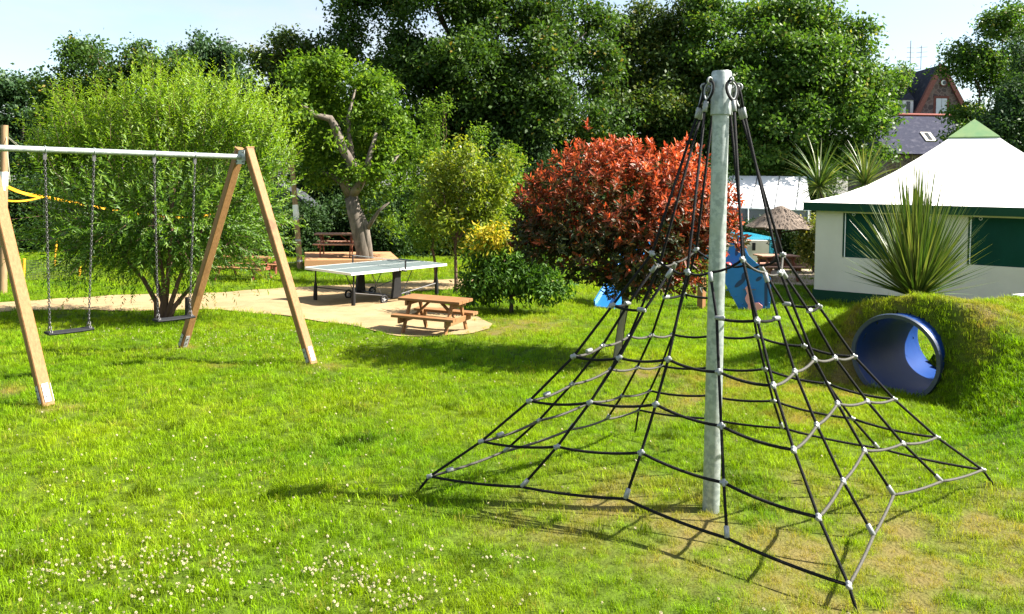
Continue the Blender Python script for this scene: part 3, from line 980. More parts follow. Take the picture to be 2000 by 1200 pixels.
# ------------------------------------------------------------------ apple tree with its deck
ab = Vector((*at(715, 515, 23.2).xy, gz(-4.4, 23.2)))
apple = empty('apple_tree', ab, 'gnarled old apple tree growing through the wooden deck', 'tree')
fork = at(686, 385, 23.2)
tp = [ab - Vector((0, 0, .1)), at(712, 490, 23.2), at(703, 455, 23.2), at(694, 420, 23.2), fork]
mb = MB()
mb.tube(tp, [.30, .25, .235, .225, .22], 12)
for v in mb.v:
    v += Vector(mnoise.noise_vector(v * 5.0)) * .05 + Vector(mnoise.noise_vector(v * 13.0)) * .02
mb.tube([at(722, 512, 23.15), at(719, 480, 23.1), at(714, 440, 23.1), at(700, 405, 23.15)], [.13, .12, .10, .06], 8)
mb.build('trunk', M['barkgrey'], apple, smooth=True)
for pts, rad in (([fork, at(672, 360, 23.1), at(688, 320, 22.8), at(672, 295, 22.7), at(655, 250, 22.6), at(645, 232, 22.5), at(617, 226, 22.4), at(588, 205, 22.4)], [.17, .15, .145, .135, .125, .11, .08, .05]),
                 ([fork, at(703, 360, 23.0), at(716, 335, 22.9), at(722, 305, 22.9), at(735, 260, 23)], [.16, .13, .11, .09, .05]),
                 ([at(716, 335, 22.9), at(738, 350, 22.8), at(760, 325, 22.7), at(780, 300, 22.8)], [.09, .09, .07, .04]),
                 ([at(672, 360, 23.1), at(650, 345, 23.3), at(625, 335, 23.4), at(600, 340, 23.5)], [.10, .08, .06, .03]),
                 ([at(716, 450, 23.1), at(728, 430, 23), at(740, 412, 22.9), at(760, 395, 22.9)], [.07, .06, .045, .03]),
                 ([at(688, 320, 22.8), at(680, 230, 23), at(695, 170, 23.2)], [.09, .06, .03])):
    MB().tube(pts, rad, 8).build('limb', M['barkgrey'], apple, smooth=True)
cluster_crown('crown', [lobe(600, 165, 62, 45, 23.4, .9), lobe(670, 150, 70, 50, 23.4, .9), lobe(735, 175, 58, 45, 23.4, .9), lobe(640, 205, 60, 38, 23.8, .8), lobe(720, 240, 58, 50, 23.3, .8), lobe(600, 280, 45, 55, 23.6, .7), lobe(745, 300, 42, 60, 23.2, .8),
                        lobe(620, 335, 50, 42, 23.4, .7), lobe(720, 380, 60, 42, 23.6, .7), lobe(655, 130, 26, 26, 23.4), lobe(775, 190, 22, 22, 23.3), lobe(575, 195, 40, 40, 22.3, .4), lobe(610, 235, 35, 30, 22.2, .4), lobe(660, 280, 30, 28, 22.3, .3), lobe(740, 330, 40, 35, 22.4, .4), lobe(640, 285, 42, 45, 23.9, .6), lobe(690, 345, 40, 35, 22.6, .5), lobe(560, 225, 34, 62, 23.6, .6), lobe(790, 250, 28, 50, 23.4, .5), lobe(800, 330, 32, 60, 23.4, .6), lobe(780, 420, 38, 50, 23.8, .6)],
              760, 24, .15, .145, .50, LEAF['apple'], apple, True, flat=.8, lumps=9)

DY = 23.2
dl, dr_ = at(600, 520, 22.6), at(781, 512, 23.4)
deck_z = gz(-5, 23) + .34
deck = empty('wooden_deck', Vector((-4.6, 22.9, gz(-4.6, 22.9))), 'low larch deck built around the gnarled apple tree', 'deck')
d0 = Vector((dl.x, 22.3, 0))
d1 = Vector((dr_.x, 23.0, 0))
du = (d1 - d0).normalized()
dv = Vector((-du.y, du.x, 0))
DW = (d1 - d0).length
nb = 17
for i in range(nb):
    v0 = i * 2.6 / nb
    c = d0 + du * DW / 2 + dv * (v0 + .065)
    MB().box(c + Vector((0, 0, deck_z - .014)), du, dv, Vector((0, 0, 1)), DW / 2, .071, .014, .004).build('plank', M['deck'], deck)
mb = MB()
mb.box(d0 + du * DW / 2 - dv * .022 + Vector((0, 0, deck_z - .09)), du, dv, Vector((0, 0, 1)), DW / 2, .02, .088)
mb.build('fascia_board', M['deck'], deck)
mb = MB()
mb.box(d1 + du * .022 + dv * 1.3 + Vector((0, 0, deck_z - .09)), dv, du, Vector((0, 0, 1)), 1.3, .02, .088)
mb.build('fascia_board', M['deck'], deck)
for u in (.1, .37, .63, .9):
    for w in (.1, 1.3, 2.4):
        p = d0 + du * DW * u + dv * w
        MB().beam((p.x, p.y, gz(p.x, p.y) - .05), (p.x, p.y, deck_z - .03), .09, .09).build('post', M['deck'], deck)


# ------------------------------------------------------------------ picnic tables
def picnic(name, label, cx, cy, z, yaw, L, W, H, reach, seat_z, top_mat, mat, group=None, sw=.24, nb=4, thick=.04):
    root = empty(name, (cx, cy, z), label, 'picnic table', group)
    c, s = math.cos(yaw), math.sin(yaw)
    ax, ay, az = Vector((c, s, 0)), Vector((-s, c, 0)), Vector((0, 0, 1))
    o = Vector((cx, cy, z))
    w = W / nb
    for i in range(nb):
        MB().box(o + ay * (-W / 2 + w * (i + .5)) + az * (H - thick / 2), ax, ay, az, L / 2, w / 2 - .005, thick / 2, .006).build('top_plank', top_mat, root)
    for sd in (-1, 1):
        for k in range(2):
            MB().box(o + ay * sd * (reach - sw / 4 - k * sw / 2) + az * (seat_z - thick / 2), ax, ay, az, L / 2, sw / 4 - .005, thick / 2, .006).build('seat_plank', top_mat, root)
    for e in (-1, 1):
        xx = ax * e * (L / 2 - .16 * L)
        for sd in (-1, 1):
            MB().beam(o + xx + ay * sd * (W * .28) + az * (H - thick), o + xx + ay * sd * (reach * .86), .035, .085 * H / .72, side=ax, bev=.004).build('leg', mat, root)
        MB().box(o + xx + ax * e * .038 + az * (seat_z - thick - .045), ay, ax, az, reach * .97, .018, .043, .004).build('seat_beam', mat, root)
        MB().box(o + xx + ax * e * .038 + az * (H - thick - .04), ay, ax, az, W * .46, .018, .038, .004).build('top_beam', mat, root)
        MB().beam(o + xx + az * (seat_z - thick - .02), o + xx * .25 + az * (H - thick - .012), .06, .03).build('brace', mat, root)
    # a front apron below the top's edge
    return root


picnic('picnic_table', 'small orange brown picnic table on the sand in front of the table tennis table', -1.19, 12.15, gz(-1.19, 12.15) - .01, R(-22), 1.08, .50, .56, .46, .32, M['picnic'], M['picnic'], sw=.20, thick=.045)
pd = at(655, 500, 23.6)
picnic('picnic_table', 'red picnic table with bleached top standing on the wooden deck', pd.x, 23.75, deck_z, R(8), 1.30, .62, .70, .68, .42, M['redtop'], M['redwood'], sw=.24)
pw = at(455, 545, 19.5)
picnic('picnic_table', 'brown bench table half hidden behind the right of the willow', pw.x, 20.3, gz(pw.x, 20.3) - .01, R(-10), 1.5, .6, .62, .6, .38, M['picnic'], M['redwood'])


# ------------------------------------------------------------------ table tennis table
TT = Vector((-2.90, 16.75, gz(-2.90, 16.75) + .012))
tt = empty('table_tennis_table', TT, 'grey outdoor table tennis table with black legs and wheels', 'table tennis table')
ty = R(51)
tx_, ty_, tz_ = Vector((math.cos(ty), math.sin(ty), 0)), Vector((-math.sin(ty), math.cos(ty), 0)), Vector((0, 0, 1))
TL, TW, TH = 2.74, 1.525, .76


def tp_(x, y, z):
    return TT + tx_ * x + ty_ * y + tz_ * z


for e in (-1, 1):
    top = MB().box(tp_(e * TL / 4, 0, TH - .012), tx_, ty_, tz_, TL / 4 - .006, TW / 2 - .02, .012).build('table_top', M['tabletop'], tt)
    mb = MB()
    for sd in (-1, 1):
        mb.box(tp_(e * TL / 4, sd * (TW / 2 - .01), TH - .022), tx_, ty_, tz_, TL / 4 - .006, .012, .024)
    mb.box(tp_(e * (TL / 2 - .006), 0, TH - .022), ty_, tx_, tz_, TW / 2 - .024, .012, .024)
    mb.build('edge_frame', M['white'], top)
    mb = MB()
    mb.box(tp_(e * TL / 4, 0, TH + .002), tx_, ty_, tz_, TL / 4 - .02, .004, .001)
    mb.build('centre_line', M['white'], top)
    for sd in (-1, 1):
        p = (e * (TL / 2 - .18), sd * (TW / 2 - .14))
        lg = MB().tube([tp_(*p, TH - .03), tp_(*p, .40)], .017, 8).build('leg', M['black'], tt, smooth='auto')
        mb = MB()
        mb.tube([tp_(*p, .44), tp_(*p, .36), tp_(*p, .16), tp_(*p, .02), tp_(*p, 0)], [.022, .038, .046, .038, .034], 10)
        mb.build('foot_sleeve', M['black'], lg, smooth='auto')
        mb = MB()
        q = (e * .20, sd * (TW / 2 - .28))
        mb.tube([tp_(*p, .33), tp_(*q, .16)], .012, 6)
        mb.build('strut', M['chain'], tt, smooth='auto')
        mb = MB()
        mb.tube([tp_(e * .62, sd * (TW / 2 - .30), TH - .03), tp_(e * .28, sd * (TW / 2 - .3), .15)], .010, 6)
        mb.build('strut', M['chain'], tt, smooth='auto')
        # wheels
        wp = (e * .34, sd * (TW / 2 - .18))
        wc = tp_(*wp, .105)
        ring = [wc + (tx_ * math.cos(2 * math.pi * k / 20) + tz_ * math.sin(2 * math.pi * k / 20)) * .082 for k in range(20)]
        wh = MB().loop(ring, .023, 8).build('wheel', M['black'], tt, smooth=True)
        mb = MB()
        for k in range(5):
            a = 2 * math.pi * k / 5
            mb.beam(wc, wc + (tx_ * math.cos(a) + tz_ * math.sin(a)) * .075, .018, .018)
        mb.tube([wc - ty_ * .02, wc + ty_ * .02], .026, 10)
        mb.build('spokes', M['plate'], wh)
for sd in (-1, 1):
    mb = MB()
    b0, b1 = tp_(0, sd * (TW / 2 - .17), .12), tp_(0, sd * (TW / 2 - .17), TH - .03)
    prof = [(-.13, .12), (.13, .12), (.105, .30), (.085, .55), (.10, TH - .03), (-.10, TH - .03), (-.085, .55), (-.105, .30)]
    mb.prism([tp_(a, sd * (TW / 2 - .17) - .035, zz) for a, zz in prof], ty_ * .07)
    mb.build('side_column', M['black'], tt)
    MB().tube([tp_(-.34, sd * (TW / 2 - .20), .105), tp_(.34, sd * (TW / 2 - .20), .105)], .014, 8).build('axle_bar', M['black'], tt, smooth='auto')
    MB().beam(tp_(0, sd * (TW / 2 + .10), TH - .02), tp_(0, sd * (TW / 2 + .10), TH + .17), .03, .02, side=tx_).build('net_post', M['black'], tt)
    MB().beam(tp_(0, sd * (TW / 2 - .03), TH - .05), tp_(0, sd * (TW / 2 + .12), TH - .05), .05, .03).build('net_bracket', M['black'], tt)
mb = MB()
for i in range(57):
    yy = -TW / 2 - .09 + i * (TW + .18) / 56
    mb.tube([tp_(0, yy, TH + .01), tp_(0, yy, TH + .155)], .0011, 3, False)
for j in range(6):
    zz = TH + .012 + j * .027
    mb.tube([tp_(0, -TW / 2 - .09, zz), tp_(0, TW / 2 + .09, zz)], .0011, 3, False)
nt_ = mb.build('net', M['netting'], tt, fix=False)
MB().box(tp_(0, 0, TH + .158), ty_, tx_, tz_, TW / 2 + .09, .003, .006).build('net_tape', M['white'], nt_)
MB().tube([tp_(0, -TW / 2 + .17, .14), tp_(0, TW / 2 - .17, .14)], .016, 8).build('cross_bar', M['chain'], tt, smooth='auto')

# ------------------------------------------------------------------ swing frame and swings
RA = Vector((-3.38, 9.62, 2.03))
LA = Vector((-5.22, 7.56, 2.02))
bar = (LA - RA).normalized()
sw = empty('swing_set', gp(-4.3, 8.6), 'wooden A frame swing stand with galvanised steel crossbar', 'swing set')
MB().tube([RA - bar * .04, LA + bar * .04], .033, 16).build('crossbar', M['galv'], sw, smooth='auto')
feet = {'fr': gp(-2.32, 8.99), 'br': gp(-4.39, 10.26), 'fl': gp(-4.19, 6.93), 'bl': gp(-6.3, 8.25)}
for k, ap in (('fr', RA), ('br', RA), ('fl', LA), ('bl', LA)):
    ft = feet[k]
    inward = Vector((ft.x - ap.x, ft.y - ap.y, 0)).normalized()
    top = ap + inward * .075 + Vector((0, 0, .10)) - bar * .02 * (1 if ap is RA else -1)
    d = (ft - top).normalized()
    leg = MB().beam(top, ft - d * .0, .10, .10, side=bar, bev=.008).build('leg', M['timber'], sw)
    # shoe plates with bolts near the ground
    n1 = (bar - d * bar.dot(d)).normalized()
    n2 = d.cross(n1)
    cent = ft - d * .12
    for nn in (n1, -n1, n2 if n2.y < 0 else -n2):
        tt2 = d.cross(nn)
        pl = MB().box(cent + nn * .0545, d, tt2, nn, .085, .026, .003).build('shoe_plate', M['plate'], leg)
        for q in (-.04, .03):
            MB().tube([cent + d * q + nn * .057, cent + d * q + nn * .066], .009, 6).build('bolt', M['chain'], leg)
    MB().box(ft + d * .10, d, n1, n2, .10, .025, .02).build('anchor_post', M['plate'], leg)
    MB().box(top - d * .002, d, n1, n2, .006, .056, .056).build('cap', M['timber'], leg)
for ap, sg in ((RA, 1), (LA, -1)):
    pv = Vector((-bar.y, bar.x, 0)).normalized()
    mb = MB()
    mb.box(ap + bar * .035 * sg + Vector((0, 0, -.005)), pv, Vector((0, 0, 1)), bar, .105, .085, .004)
    br = mb.build('bracket', M['galv'], sw)
    for a, b in ((-.08, .06), (.08, .06), (-.08, -.06), (.08, -.06)):
        p = ap + bar * .041 * sg + pv * a + Vector((0, 0, b))
        MB().tube([p, p + bar * .012 * sg], .010, 6).build('bolt', M['chain'], br)
    MB().box(ap + bar * .01 * sg + Vector((0, 0, .02)), bar, pv, Vector((0, 0, 1)), .03, .09, .07).build('bracket_core', M['galv'], sw)


def chain_mesh(p, q, link=.036, r=.0042):
    mb = MB()
    p, q = Vector(p), Vector(q)
    d = (q - p)
    n = int(d.length / (link * .74))
    d.normalize()
    u0 = bar
    w0 = d.cross(u0).normalized()
    u0 = w0.cross(d)
    for i in range(n):
        c = p.lerp(q, (i + .5) / n)
        s_ = u0 if i % 2 else w0
        pts = []
        for k in range(10):
            a = 2 * math.pi * k / 10
            pts.append(c + d * (math.sin(a) * link * .5) + s_ * (math.cos(a) * link * .30))
        mb.loop(pts, r, 4)
    return mb


for (sa, sb), lab in (((.80, .628), 'left swing with black rubber seat near the leaning front leg'), ((.395, .222), 'right swing with black rubber seat in front of the willow trunk')):
    pa, pb = RA.lerp(LA, sa), RA.lerp(LA, sb)
    mid = (pa + pb) / 2
    swing = empty('swing', Vector((mid.x, mid.y, .13)), lab, 'swing', 'swings hanging from the wooden frame')
    seat_z = .10
    sc_ = (pa + pb) / 2
    half = .22
    ca = Vector((sc_.x, sc_.y, seat_z)) + bar * (half - .03)
    cb = Vector((sc_.x, sc_.y, seat_z)) - bar * (half - .03)
    pv = Vector((-bar.y, bar.x, 0)).normalized()
    seat = MB()
    n = 10
    prof = []
    for i in range(n + 1):
        x = -half + 2 * half * i / n
        prof.append((x, .006 * (abs(x) / half) ** 3))
    vs, fs = [], []
    for x, zz in prof:
        for y_, z_ in ((-.085, 0), (-.075, .012), (.075, .012), (.085, 0), (.075, -.012), (-.075, -.012)):
            vs.append(Vector((sc_.x, sc_.y, seat_z + zz)) + bar * x + pv * y_ + Vector((0, 0, z_)))
    for i in range(n):
        for k in range(6):
            fs.append((i * 6 + k, i * 6 + (k + 1) % 6, (i + 1) * 6 + (k + 1) % 6, (i + 1) * 6 + k))
    fs += [(0, 1, 2, 3, 4, 5), tuple(n * 6 + k for k in range(5, -1, -1))]
    seat.add(vs, fs)
    so = seat.build('seat', M['rubber'], swing)
    for top, bot in ((pa, ca), (pb, cb)):
        tpz = top - Vector((0, 0, .033))
        hb = MB().box(tpz - Vector((0, 0, .035)), Vector((0, 0, 1)), bar, pv, .035, .016, .009).build('hanger', M['chain'], swing)
        MB().loop([top + (pv * math.cos(2 * math.pi * k / 16) + Vector((0, 0, 1)) * math.sin(2 * math.pi * k / 16)) * .038 for k in range(16)], .006, 6).build('hanger_ring', M['galv'], hb, smooth=True)
        chain_mesh(tpz - Vector((0, 0, .07)), bot + Vector((0, 0, .10))).build('chain', M['chain'], swing, smooth=True, fix=False)
        for sd in (-1, 1):
            chain_mesh(bot + Vector((0, 0, .10)), bot + pv * sd * .06 + Vector((0, 0, .015)), .034).build('seat_chain', M['chain'], swing, smooth=True, fix=False)
        MB().loop([bot + Vector((0, 0, .105)) + (pv * math.cos(2 * math.pi * k / 12) + Vector((0, 0, 1)) * math.sin(2 * math.pi * k / 12)) * .022 for k in range(12)], .005, 5).build('shackle', M['chain'], swing, smooth=True)

# ------------------------------------------------------------------ climbing net
PO = gp(1.25, 4.65)
net = empty('climbing_net', PO, 'pyramid climbing net of black rope on a galvanised steel pole', 'climbing net')
PTOP = 2.44
MB().tube([(PO.x, PO.y, PO.z - .15), (PO.x, PO.y, 2.17), (PO.x, PO.y, 2.172), (PO.x, PO.y, 2.30), (PO.x, PO.y, PTOP)], [.051, .049, .049, .049, .049], 28).build('pole', M['galv'], net, smooth='auto')
mb = MB()
mb.tube([(PO.x, PO.y, 2.19), (PO.x, PO.y, PTOP - .0), (PO.x, PO.y, PTOP + .012)], [.060, .060, .054], 28)
pc = mb.build('pole_collar', M['galv'], net, smooth='auto')
corners = [Vector((-.602, 4.829, 0)), Vector((1.632, 3.48, 0)), Vector((3.313, 5.138, 0)), Vector((1.079, 6.487, 0))]
for c in corners:
    c.z = gz(c.x, c.y)
ZC = [1.34, 1.015, .69, .40, .13, -.12]
RHO = [.21, .335, .46, .605, .765, .94]
ZM = [1.25, 1.0, .75, .50, .24, 0.0]
RM = [.36, .46, .56, .69, .84, 1.0]


def cpt(i, j):
    v = corners[i] - PO
    return Vector((PO.x + v.x * RHO[j], PO.y + v.y * RHO[j], ZC[j] + .4 * max(0, (corners[i].z + .25)) * (j == 5)))


def mpt(i, j):
    a, b = cpt(i, 5), cpt((i + 1) % 4, 5)
    mdl = (a + b) / 2 - PO
    return Vector((PO.x + mdl.x * RM[j] * .85, PO.y + mdl.y * RM[j] * .85, ZM[j]))


def qpt(i, j, side):
    a = cpt(i, j) if side == 0 else cpt((i + 1) % 4, j)
    p = a.lerp(mpt(i, j), .5)
    if j == 0:
        p = a.lerp(mpt(i, j), .58) - Vector((0, 0, .03))
    return p


def sagged(p, q, sag, n=6):
    return [Vector(p).lerp(Vector(q), t / n) - Vector((0, 0, 4 * sag * (t / n) * (1 - t / n))) for t in range(n + 1)]


RR = .0085


def rope(pts, mat='rope', r=RR):
    return MB().tube(pts, r, 8).build('rope', M[mat], net, smooth=True, fix=False)


def clamp(p, d, e=None):
    mb = MB()
    d = Vector(d).normalized()
    mb.tube([p - d * .020, p - d * .015, p + d * .015, p + d * .020], [.009, .0125, .0125, .009], 9)
    if e is not None:
        e = Vector(e).normalized()
        mb.tube([p - e * .021, p - e * .016, p + e * .016, p + e * .021], [.009, .012, .012, .009], 9)
    return mb.build('clamp', M['alu'], net, smooth='auto')


def ferrule(p, d, ln=.055):
    d = Vector(d).normalized()
    return MB().tube([p, p + d * .004, p + d * (ln - .004), p + d * ln], [.011, .0145, .0145, .011], 10).build('ferrule', M['alu'], net, smooth='auto')


def top_eye(direction, low):
    """eye bolt, thimble loop of rope and crimped ferrule at the pole head; returns the rope's start"""
    d = Vector((direction.x, direction.y, 0)).normalized()
    s_ = Vector((-d.y, d.x, 0))
    z0 = PTOP - (.085 if low else .055)
    c = Vector((PO.x, PO.y, z0)) + d * .100
    up = Vector((0, 0, 1))
    ey = MB().loop([c + (d * math.cos(2 * math.pi * k / 14) + up * math.sin(2 * math.pi * k / 14)) * .020 for k in range(14)], .0065, 7)
    ey.tube([c - d * .03, c - d * .018], .008, 8)
    ey.build('eye_bolt', M['alu'], net, smooth=True)
    # thimble (teardrop) hanging from the eye
    dn = (Vector((0, 0, -1)) + d * .22).normalized()
    a = c + d * .004 - up * .012
    tear = []
    for k in range(18):
        th = 2 * math.pi * k / 18
        yy = .052 - .052 * math.cos(th)
        xx = .032 * math.sin(th) * (1.15 - .55 * yy / .104)
        tear.append(a + dn * yy + s_ * xx)
    MB().loop(tear, .0055, 6).build('thimble', M['alu'], net, smooth=True)
    big = [a + (p - a) * 1.0 + ((p - (a + dn * .052)).normalized()) * .011 for p in tear]
    MB().loop(big, .0075, 6).build('rope_eye', M['rope'], net, smooth=True)
    e = a + dn * .112
    ferrule(e, dn, .068)
    return e + dn * .05


for i in range(4):
    v = corners[i] - PO
    st = top_eye(v, i % 2 == 0)
    pts = [st] + [cpt(i, j) for j in range(6)] + [corners[i] + Vector((0, 0, -.03))]
    rope(pts)
    for j in range(6):
        dirr = pts[j + 2] - pts[j]
        nb_ = (qpt(i, j, 0) - cpt(i, j))
        clamp(cpt(i, j), dirr, nb_)
    vm = mpt(i, 5) - PO
    st = top_eye(vm, i % 2 == 1)
    jl = [0, 2, 3, 4, 5]
    pts = [st] + [mpt(i, j) for j in jl]
    rope(pts)
    for n_, j in enumerate(jl[:-1]):
        clamp(mpt(i, j), pts[n_ + 2] - pts[n_], cpt(i, j) - mpt(i, j))
    ferrule(mpt(i, 5), pts[-2] - pts[-1], .06)
    for side in (0, 1):
        q = [qpt(i, j, side) for j in range(6)]
        rope(q)
        ferrule(q[0], q[1] - q[0], .06)
        for j in (2, 3, 4):
            clamp(q[j], q[j + 1] - q[j - 1], cpt(i, j) - mpt(i, j))
        ferrule(q[5], q[4] - q[5], .06)
        # second ring: only short pieces at the corners
        cc = cpt(i if side == 0 else (i + 1) % 4, 1)
        rope(sagged(cc, q[1], .012))
        dd_ = (cc - q[1]).normalized()
        ferrule(q[1] - dd_ * .01, dd_, .055)
    mt_ = 'rope' if i in (0, 2) else 'rope_sheen'  # two sides get the lighter rope: sunlit sheen painted as grey
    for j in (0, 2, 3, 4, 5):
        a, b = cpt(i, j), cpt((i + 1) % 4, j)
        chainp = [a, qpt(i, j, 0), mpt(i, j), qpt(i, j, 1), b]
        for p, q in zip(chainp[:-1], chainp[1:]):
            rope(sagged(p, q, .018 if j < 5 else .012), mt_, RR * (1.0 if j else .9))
        if i == 3 and j >= 2:
            dd_ = (chainp[3] - b).normalized()
            ferrule(b + dd_ * .12, dd_, .05)

# ------------------------------------------------------------------ tunnel in the mound
tun = empty('tunnel_pipe', PM - Vector((0, 0, PIPE_R)), 'blue plastic crawl tunnel running through the grassy mound', 'tunnel')
up = Vector((0, 0, 1))
a0, a1 = -.12, PIPE_L + .1


def ringpts(r, a, n=56, wav=0):
    return [PM + PA * a + (PB * math.cos(2 * math.pi * k / n) + up * math.sin(2 * math.pi * k / n)) * r for k in range(n)]


mb = MB()
n = 56
stations = np.linspace(a0, a1, 28)
rings = [ringpts(PIPE_R - .012 + (.004 if k % 2 else 0), s_) for k, s_ in enumerate(stations)] + [ringpts(PIPE_R + .012, s_) for s_ in stations[::-1]]
vs = [p for r in rings for p in r]
fs = [(i * n + k, i * n + (k + 1) % n, ((i + 1) % len(rings)) * n + (k + 1) % n, ((i + 1) % len(rings)) * n + k) for i in range(len(rings)) for k in range(n)]
mb.add(vs, fs).build('tube', M['pipe_in'], tun, smooth='auto')
mb = MB()
prof = [(PIPE_R - .018, a0 - .018), (PIPE_R + .022, a0 - .022), (PIPE_R + .03, a0 + .02), (PIPE_R + .014, a0 + .03), (PIPE_R - .02, a0 + .012)]
rings = [ringpts(r, a) for r, a in prof]
vs = [p for r in rings for p in r]
fs = [(i * n + k, i * n + (k + 1) % n, ((i + 1) % len(rings)) * n + (k + 1) % n, ((i + 1) % len(rings)) * n + k) for i in range(len(rings)) for k in range(n)]
mb.add(vs, fs).build('rim', M['pipe_rim'], tun, smooth='auto')


# ------------------------------------------------------------------ yuccas
def blade_mesh(ln, wd, bend, rv):
    vs, fs = [], []
    for i in range(6):
        t = i / 5
        w = wd * (.55 + .9 * t if t < .3 else (1 - t) * 1.17 + .0) * .5
        w = max(w, .001)
        x = ln * t
        z = -bend * ln * t * t
        vs += [(x, -w, z + w * .35), (x, 0, z), (x, w, z + w * .35)]
    for i in range(5):
        a = i * 3
        fs += [(a, a + 3, a + 4, a + 1), (a + 1, a + 4, a + 5, a + 2)]
    me = bpy.data.meshes.new('leaf')
    me.from_pydata(vs, [], fs)
    at_ = me.attributes.new('rnd', 'FLOAT', 'POINT')
    at_.data.foreach_set('value', np.full(len(vs), rv, np.float32))
    me.materials.append(LEAF['yucca'])
    return me


def yucca(name, label, base, stem_h, n, ln, wd, emin, emax, spread=.06, group=None, cat='yucca', heads=None, bend=(.02, .28)):
    base = Vector(base)
    root = empty(name, base, label, cat, group)
    variants = [blade_mesh(ln, wd, random.uniform(*bend), rv) for rv in (.05, .25, .4, .5, .65, .8, .95) for _ in range(2)]
    for hd, hn in (heads or [(Vector((0, 0, stem_h)), n)]):
        MB().tube([base - Vector((0, 0, .08)), base + hd * .5 + Vector((0, 0, .02)), base + hd + Vector((0, 0, .12))], [.085, .07, .05], 9).build('stem', M['barkdark'], root, smooth=True)
        for i in range(hn):
            t = (i + .5) / hn
            e = R(emin + (emax - emin) * t ** .62) + random.gauss(0, .09)
            a = i * 2.39996 + random.gauss(0, .25)
            o = bpy.data.objects.new('leaf', random.choice(variants))
            COL.objects.link(o)
            o.parent = root
            o.location = hd + Vector((math.cos(a) * spread, math.sin(a) * spread, .12 * t))
            o.rotation_euler = (random.gauss(0, .35), -e, a)
            k = random.uniform(.72, 1.12) * (.48 + .54 * t)
            o.scale = (k, random.uniform(.8, 1.15), k)
    return root


yb = at(1788, 578, 9.05)
yucca('yucca', 'big spiky green yucca on top of the mound before the tent', (yb.x, 9.05, gz(yb.x, 9.05) - .02), .10, 500, 1.46, .038, 12, 94, .10, bend=(-.02, .14))
yb2 = at(1640, 470, 26.5)
g2 = gz(yb2.x, 26.5)
zz = at(1600, 368, 26.5)
zz2 = at(1690, 362, 26.5)
yucca('cabbage_palm', 'twin headed palm with drooping blades behind the tent roof', (yb2.x, 26.5, g2), 2.4, 0, 1.75, .085, -50, 84, .08, cat='palm',
      heads=[(zz - Vector((yb2.x, 26.5, g2)), 130), (zz2 - Vector((yb2.x, 26.5, g2)), 120)], bend=(.15, .6))
yb3 = at(8, 572, 18.0)
yucca('spiky_palm', 'dark spiky palm at the left edge behind the front swing leg', (yb3.x - .1, 18.0, gz(yb3.x, 18)), .35, 80, .85, .04, -20, 85, .05, cat='palm')

# ------------------------------------------------------------------ tent
tc0 = Vector((7.14, 18.0, 0))
td = Vector((.855, -.519, 0)).normalized()
tn = Vector((-td.y, td.x, 0))
TS = 6.2
TGZ = -.86
EZ = 1.26
tent = empty('tent_bungalow', tc0 + (td + tn) * TS / 2 + Vector((0, 0, TGZ)), 'cream canvas tent bungalow with white peaked roof and green trim', 'tent')


def tpt(u, v, z):
    return tc0 + td * u + tn * v + Vector((0, 0, z))


up = Vector((0, 0, 1))
# wall openings on the front wall: two windows
wins = [(.59, 2.25), (3.07, 4.75)]
WZ0, WZ1 = .20, 1.22
mb = MB()
us = [0, wins[0][0], wins[0][1], wins[1][0], wins[1][1], TS]
for k in range(5):
    if k in (1, 3):
        mb.box(tpt((us[k] + us[k + 1]) / 2, .03, (-.62 + WZ0) / 2), td, tn, up, (us[k + 1] - us[k]) / 2, .03, (WZ0 + .62) / 2)
        mb.box(tpt((us[k] + us[k + 1]) / 2, .03, (WZ1 + EZ + .1) / 2), td, tn, up, (us[k + 1] - us[k]) / 2, .03, (EZ + .1 - WZ1) / 2)
    else:
        mb.box(tpt((us[k] + us[k + 1]) / 2, .03, (-.62 + EZ + .1) / 2), td, tn, up, (us[k + 1] - us[k]) / 2, .03, (EZ + .1 + .62) / 2)
mb.build('front_wall', M['tent_wall'], tent)
for a, b in (((0, .06), (0, TS)), ((TS, 0), (TS, TS)), ((0, TS), (TS, TS))):
    p, q = tpt(*a, (EZ + .1 - .62) / 2), tpt(*b, (EZ + .1 - .62) / 2)
    ax = (q - p).normalized()
    MB().box((p + q) / 2, ax, Vector((-ax.y, ax.x, 0)), up, (q - p).length / 2, .02, (EZ + .1 + .62) / 2).build('wall', M['tent_wall'], tent)
mb = MB()
for a, b in (((-.03, -.012), (TS + .03, -.012)), ((-.012, .02), (-.012, TS)), ((TS + .012, .02), (TS + .012, TS)), ((0, TS + .012), (TS, TS + .012))):
    p, q = tpt(*a, (-.95 - .60) / 2), tpt(*b, (-.95 - .60) / 2)
    ax = (q - p).normalized()
    MB().box((p + q) / 2, ax, Vector((-ax.y, ax.x, 0)), up, (q - p).length / 2, .035, .18).build('ground_skirt', M['tent_green'], tent)
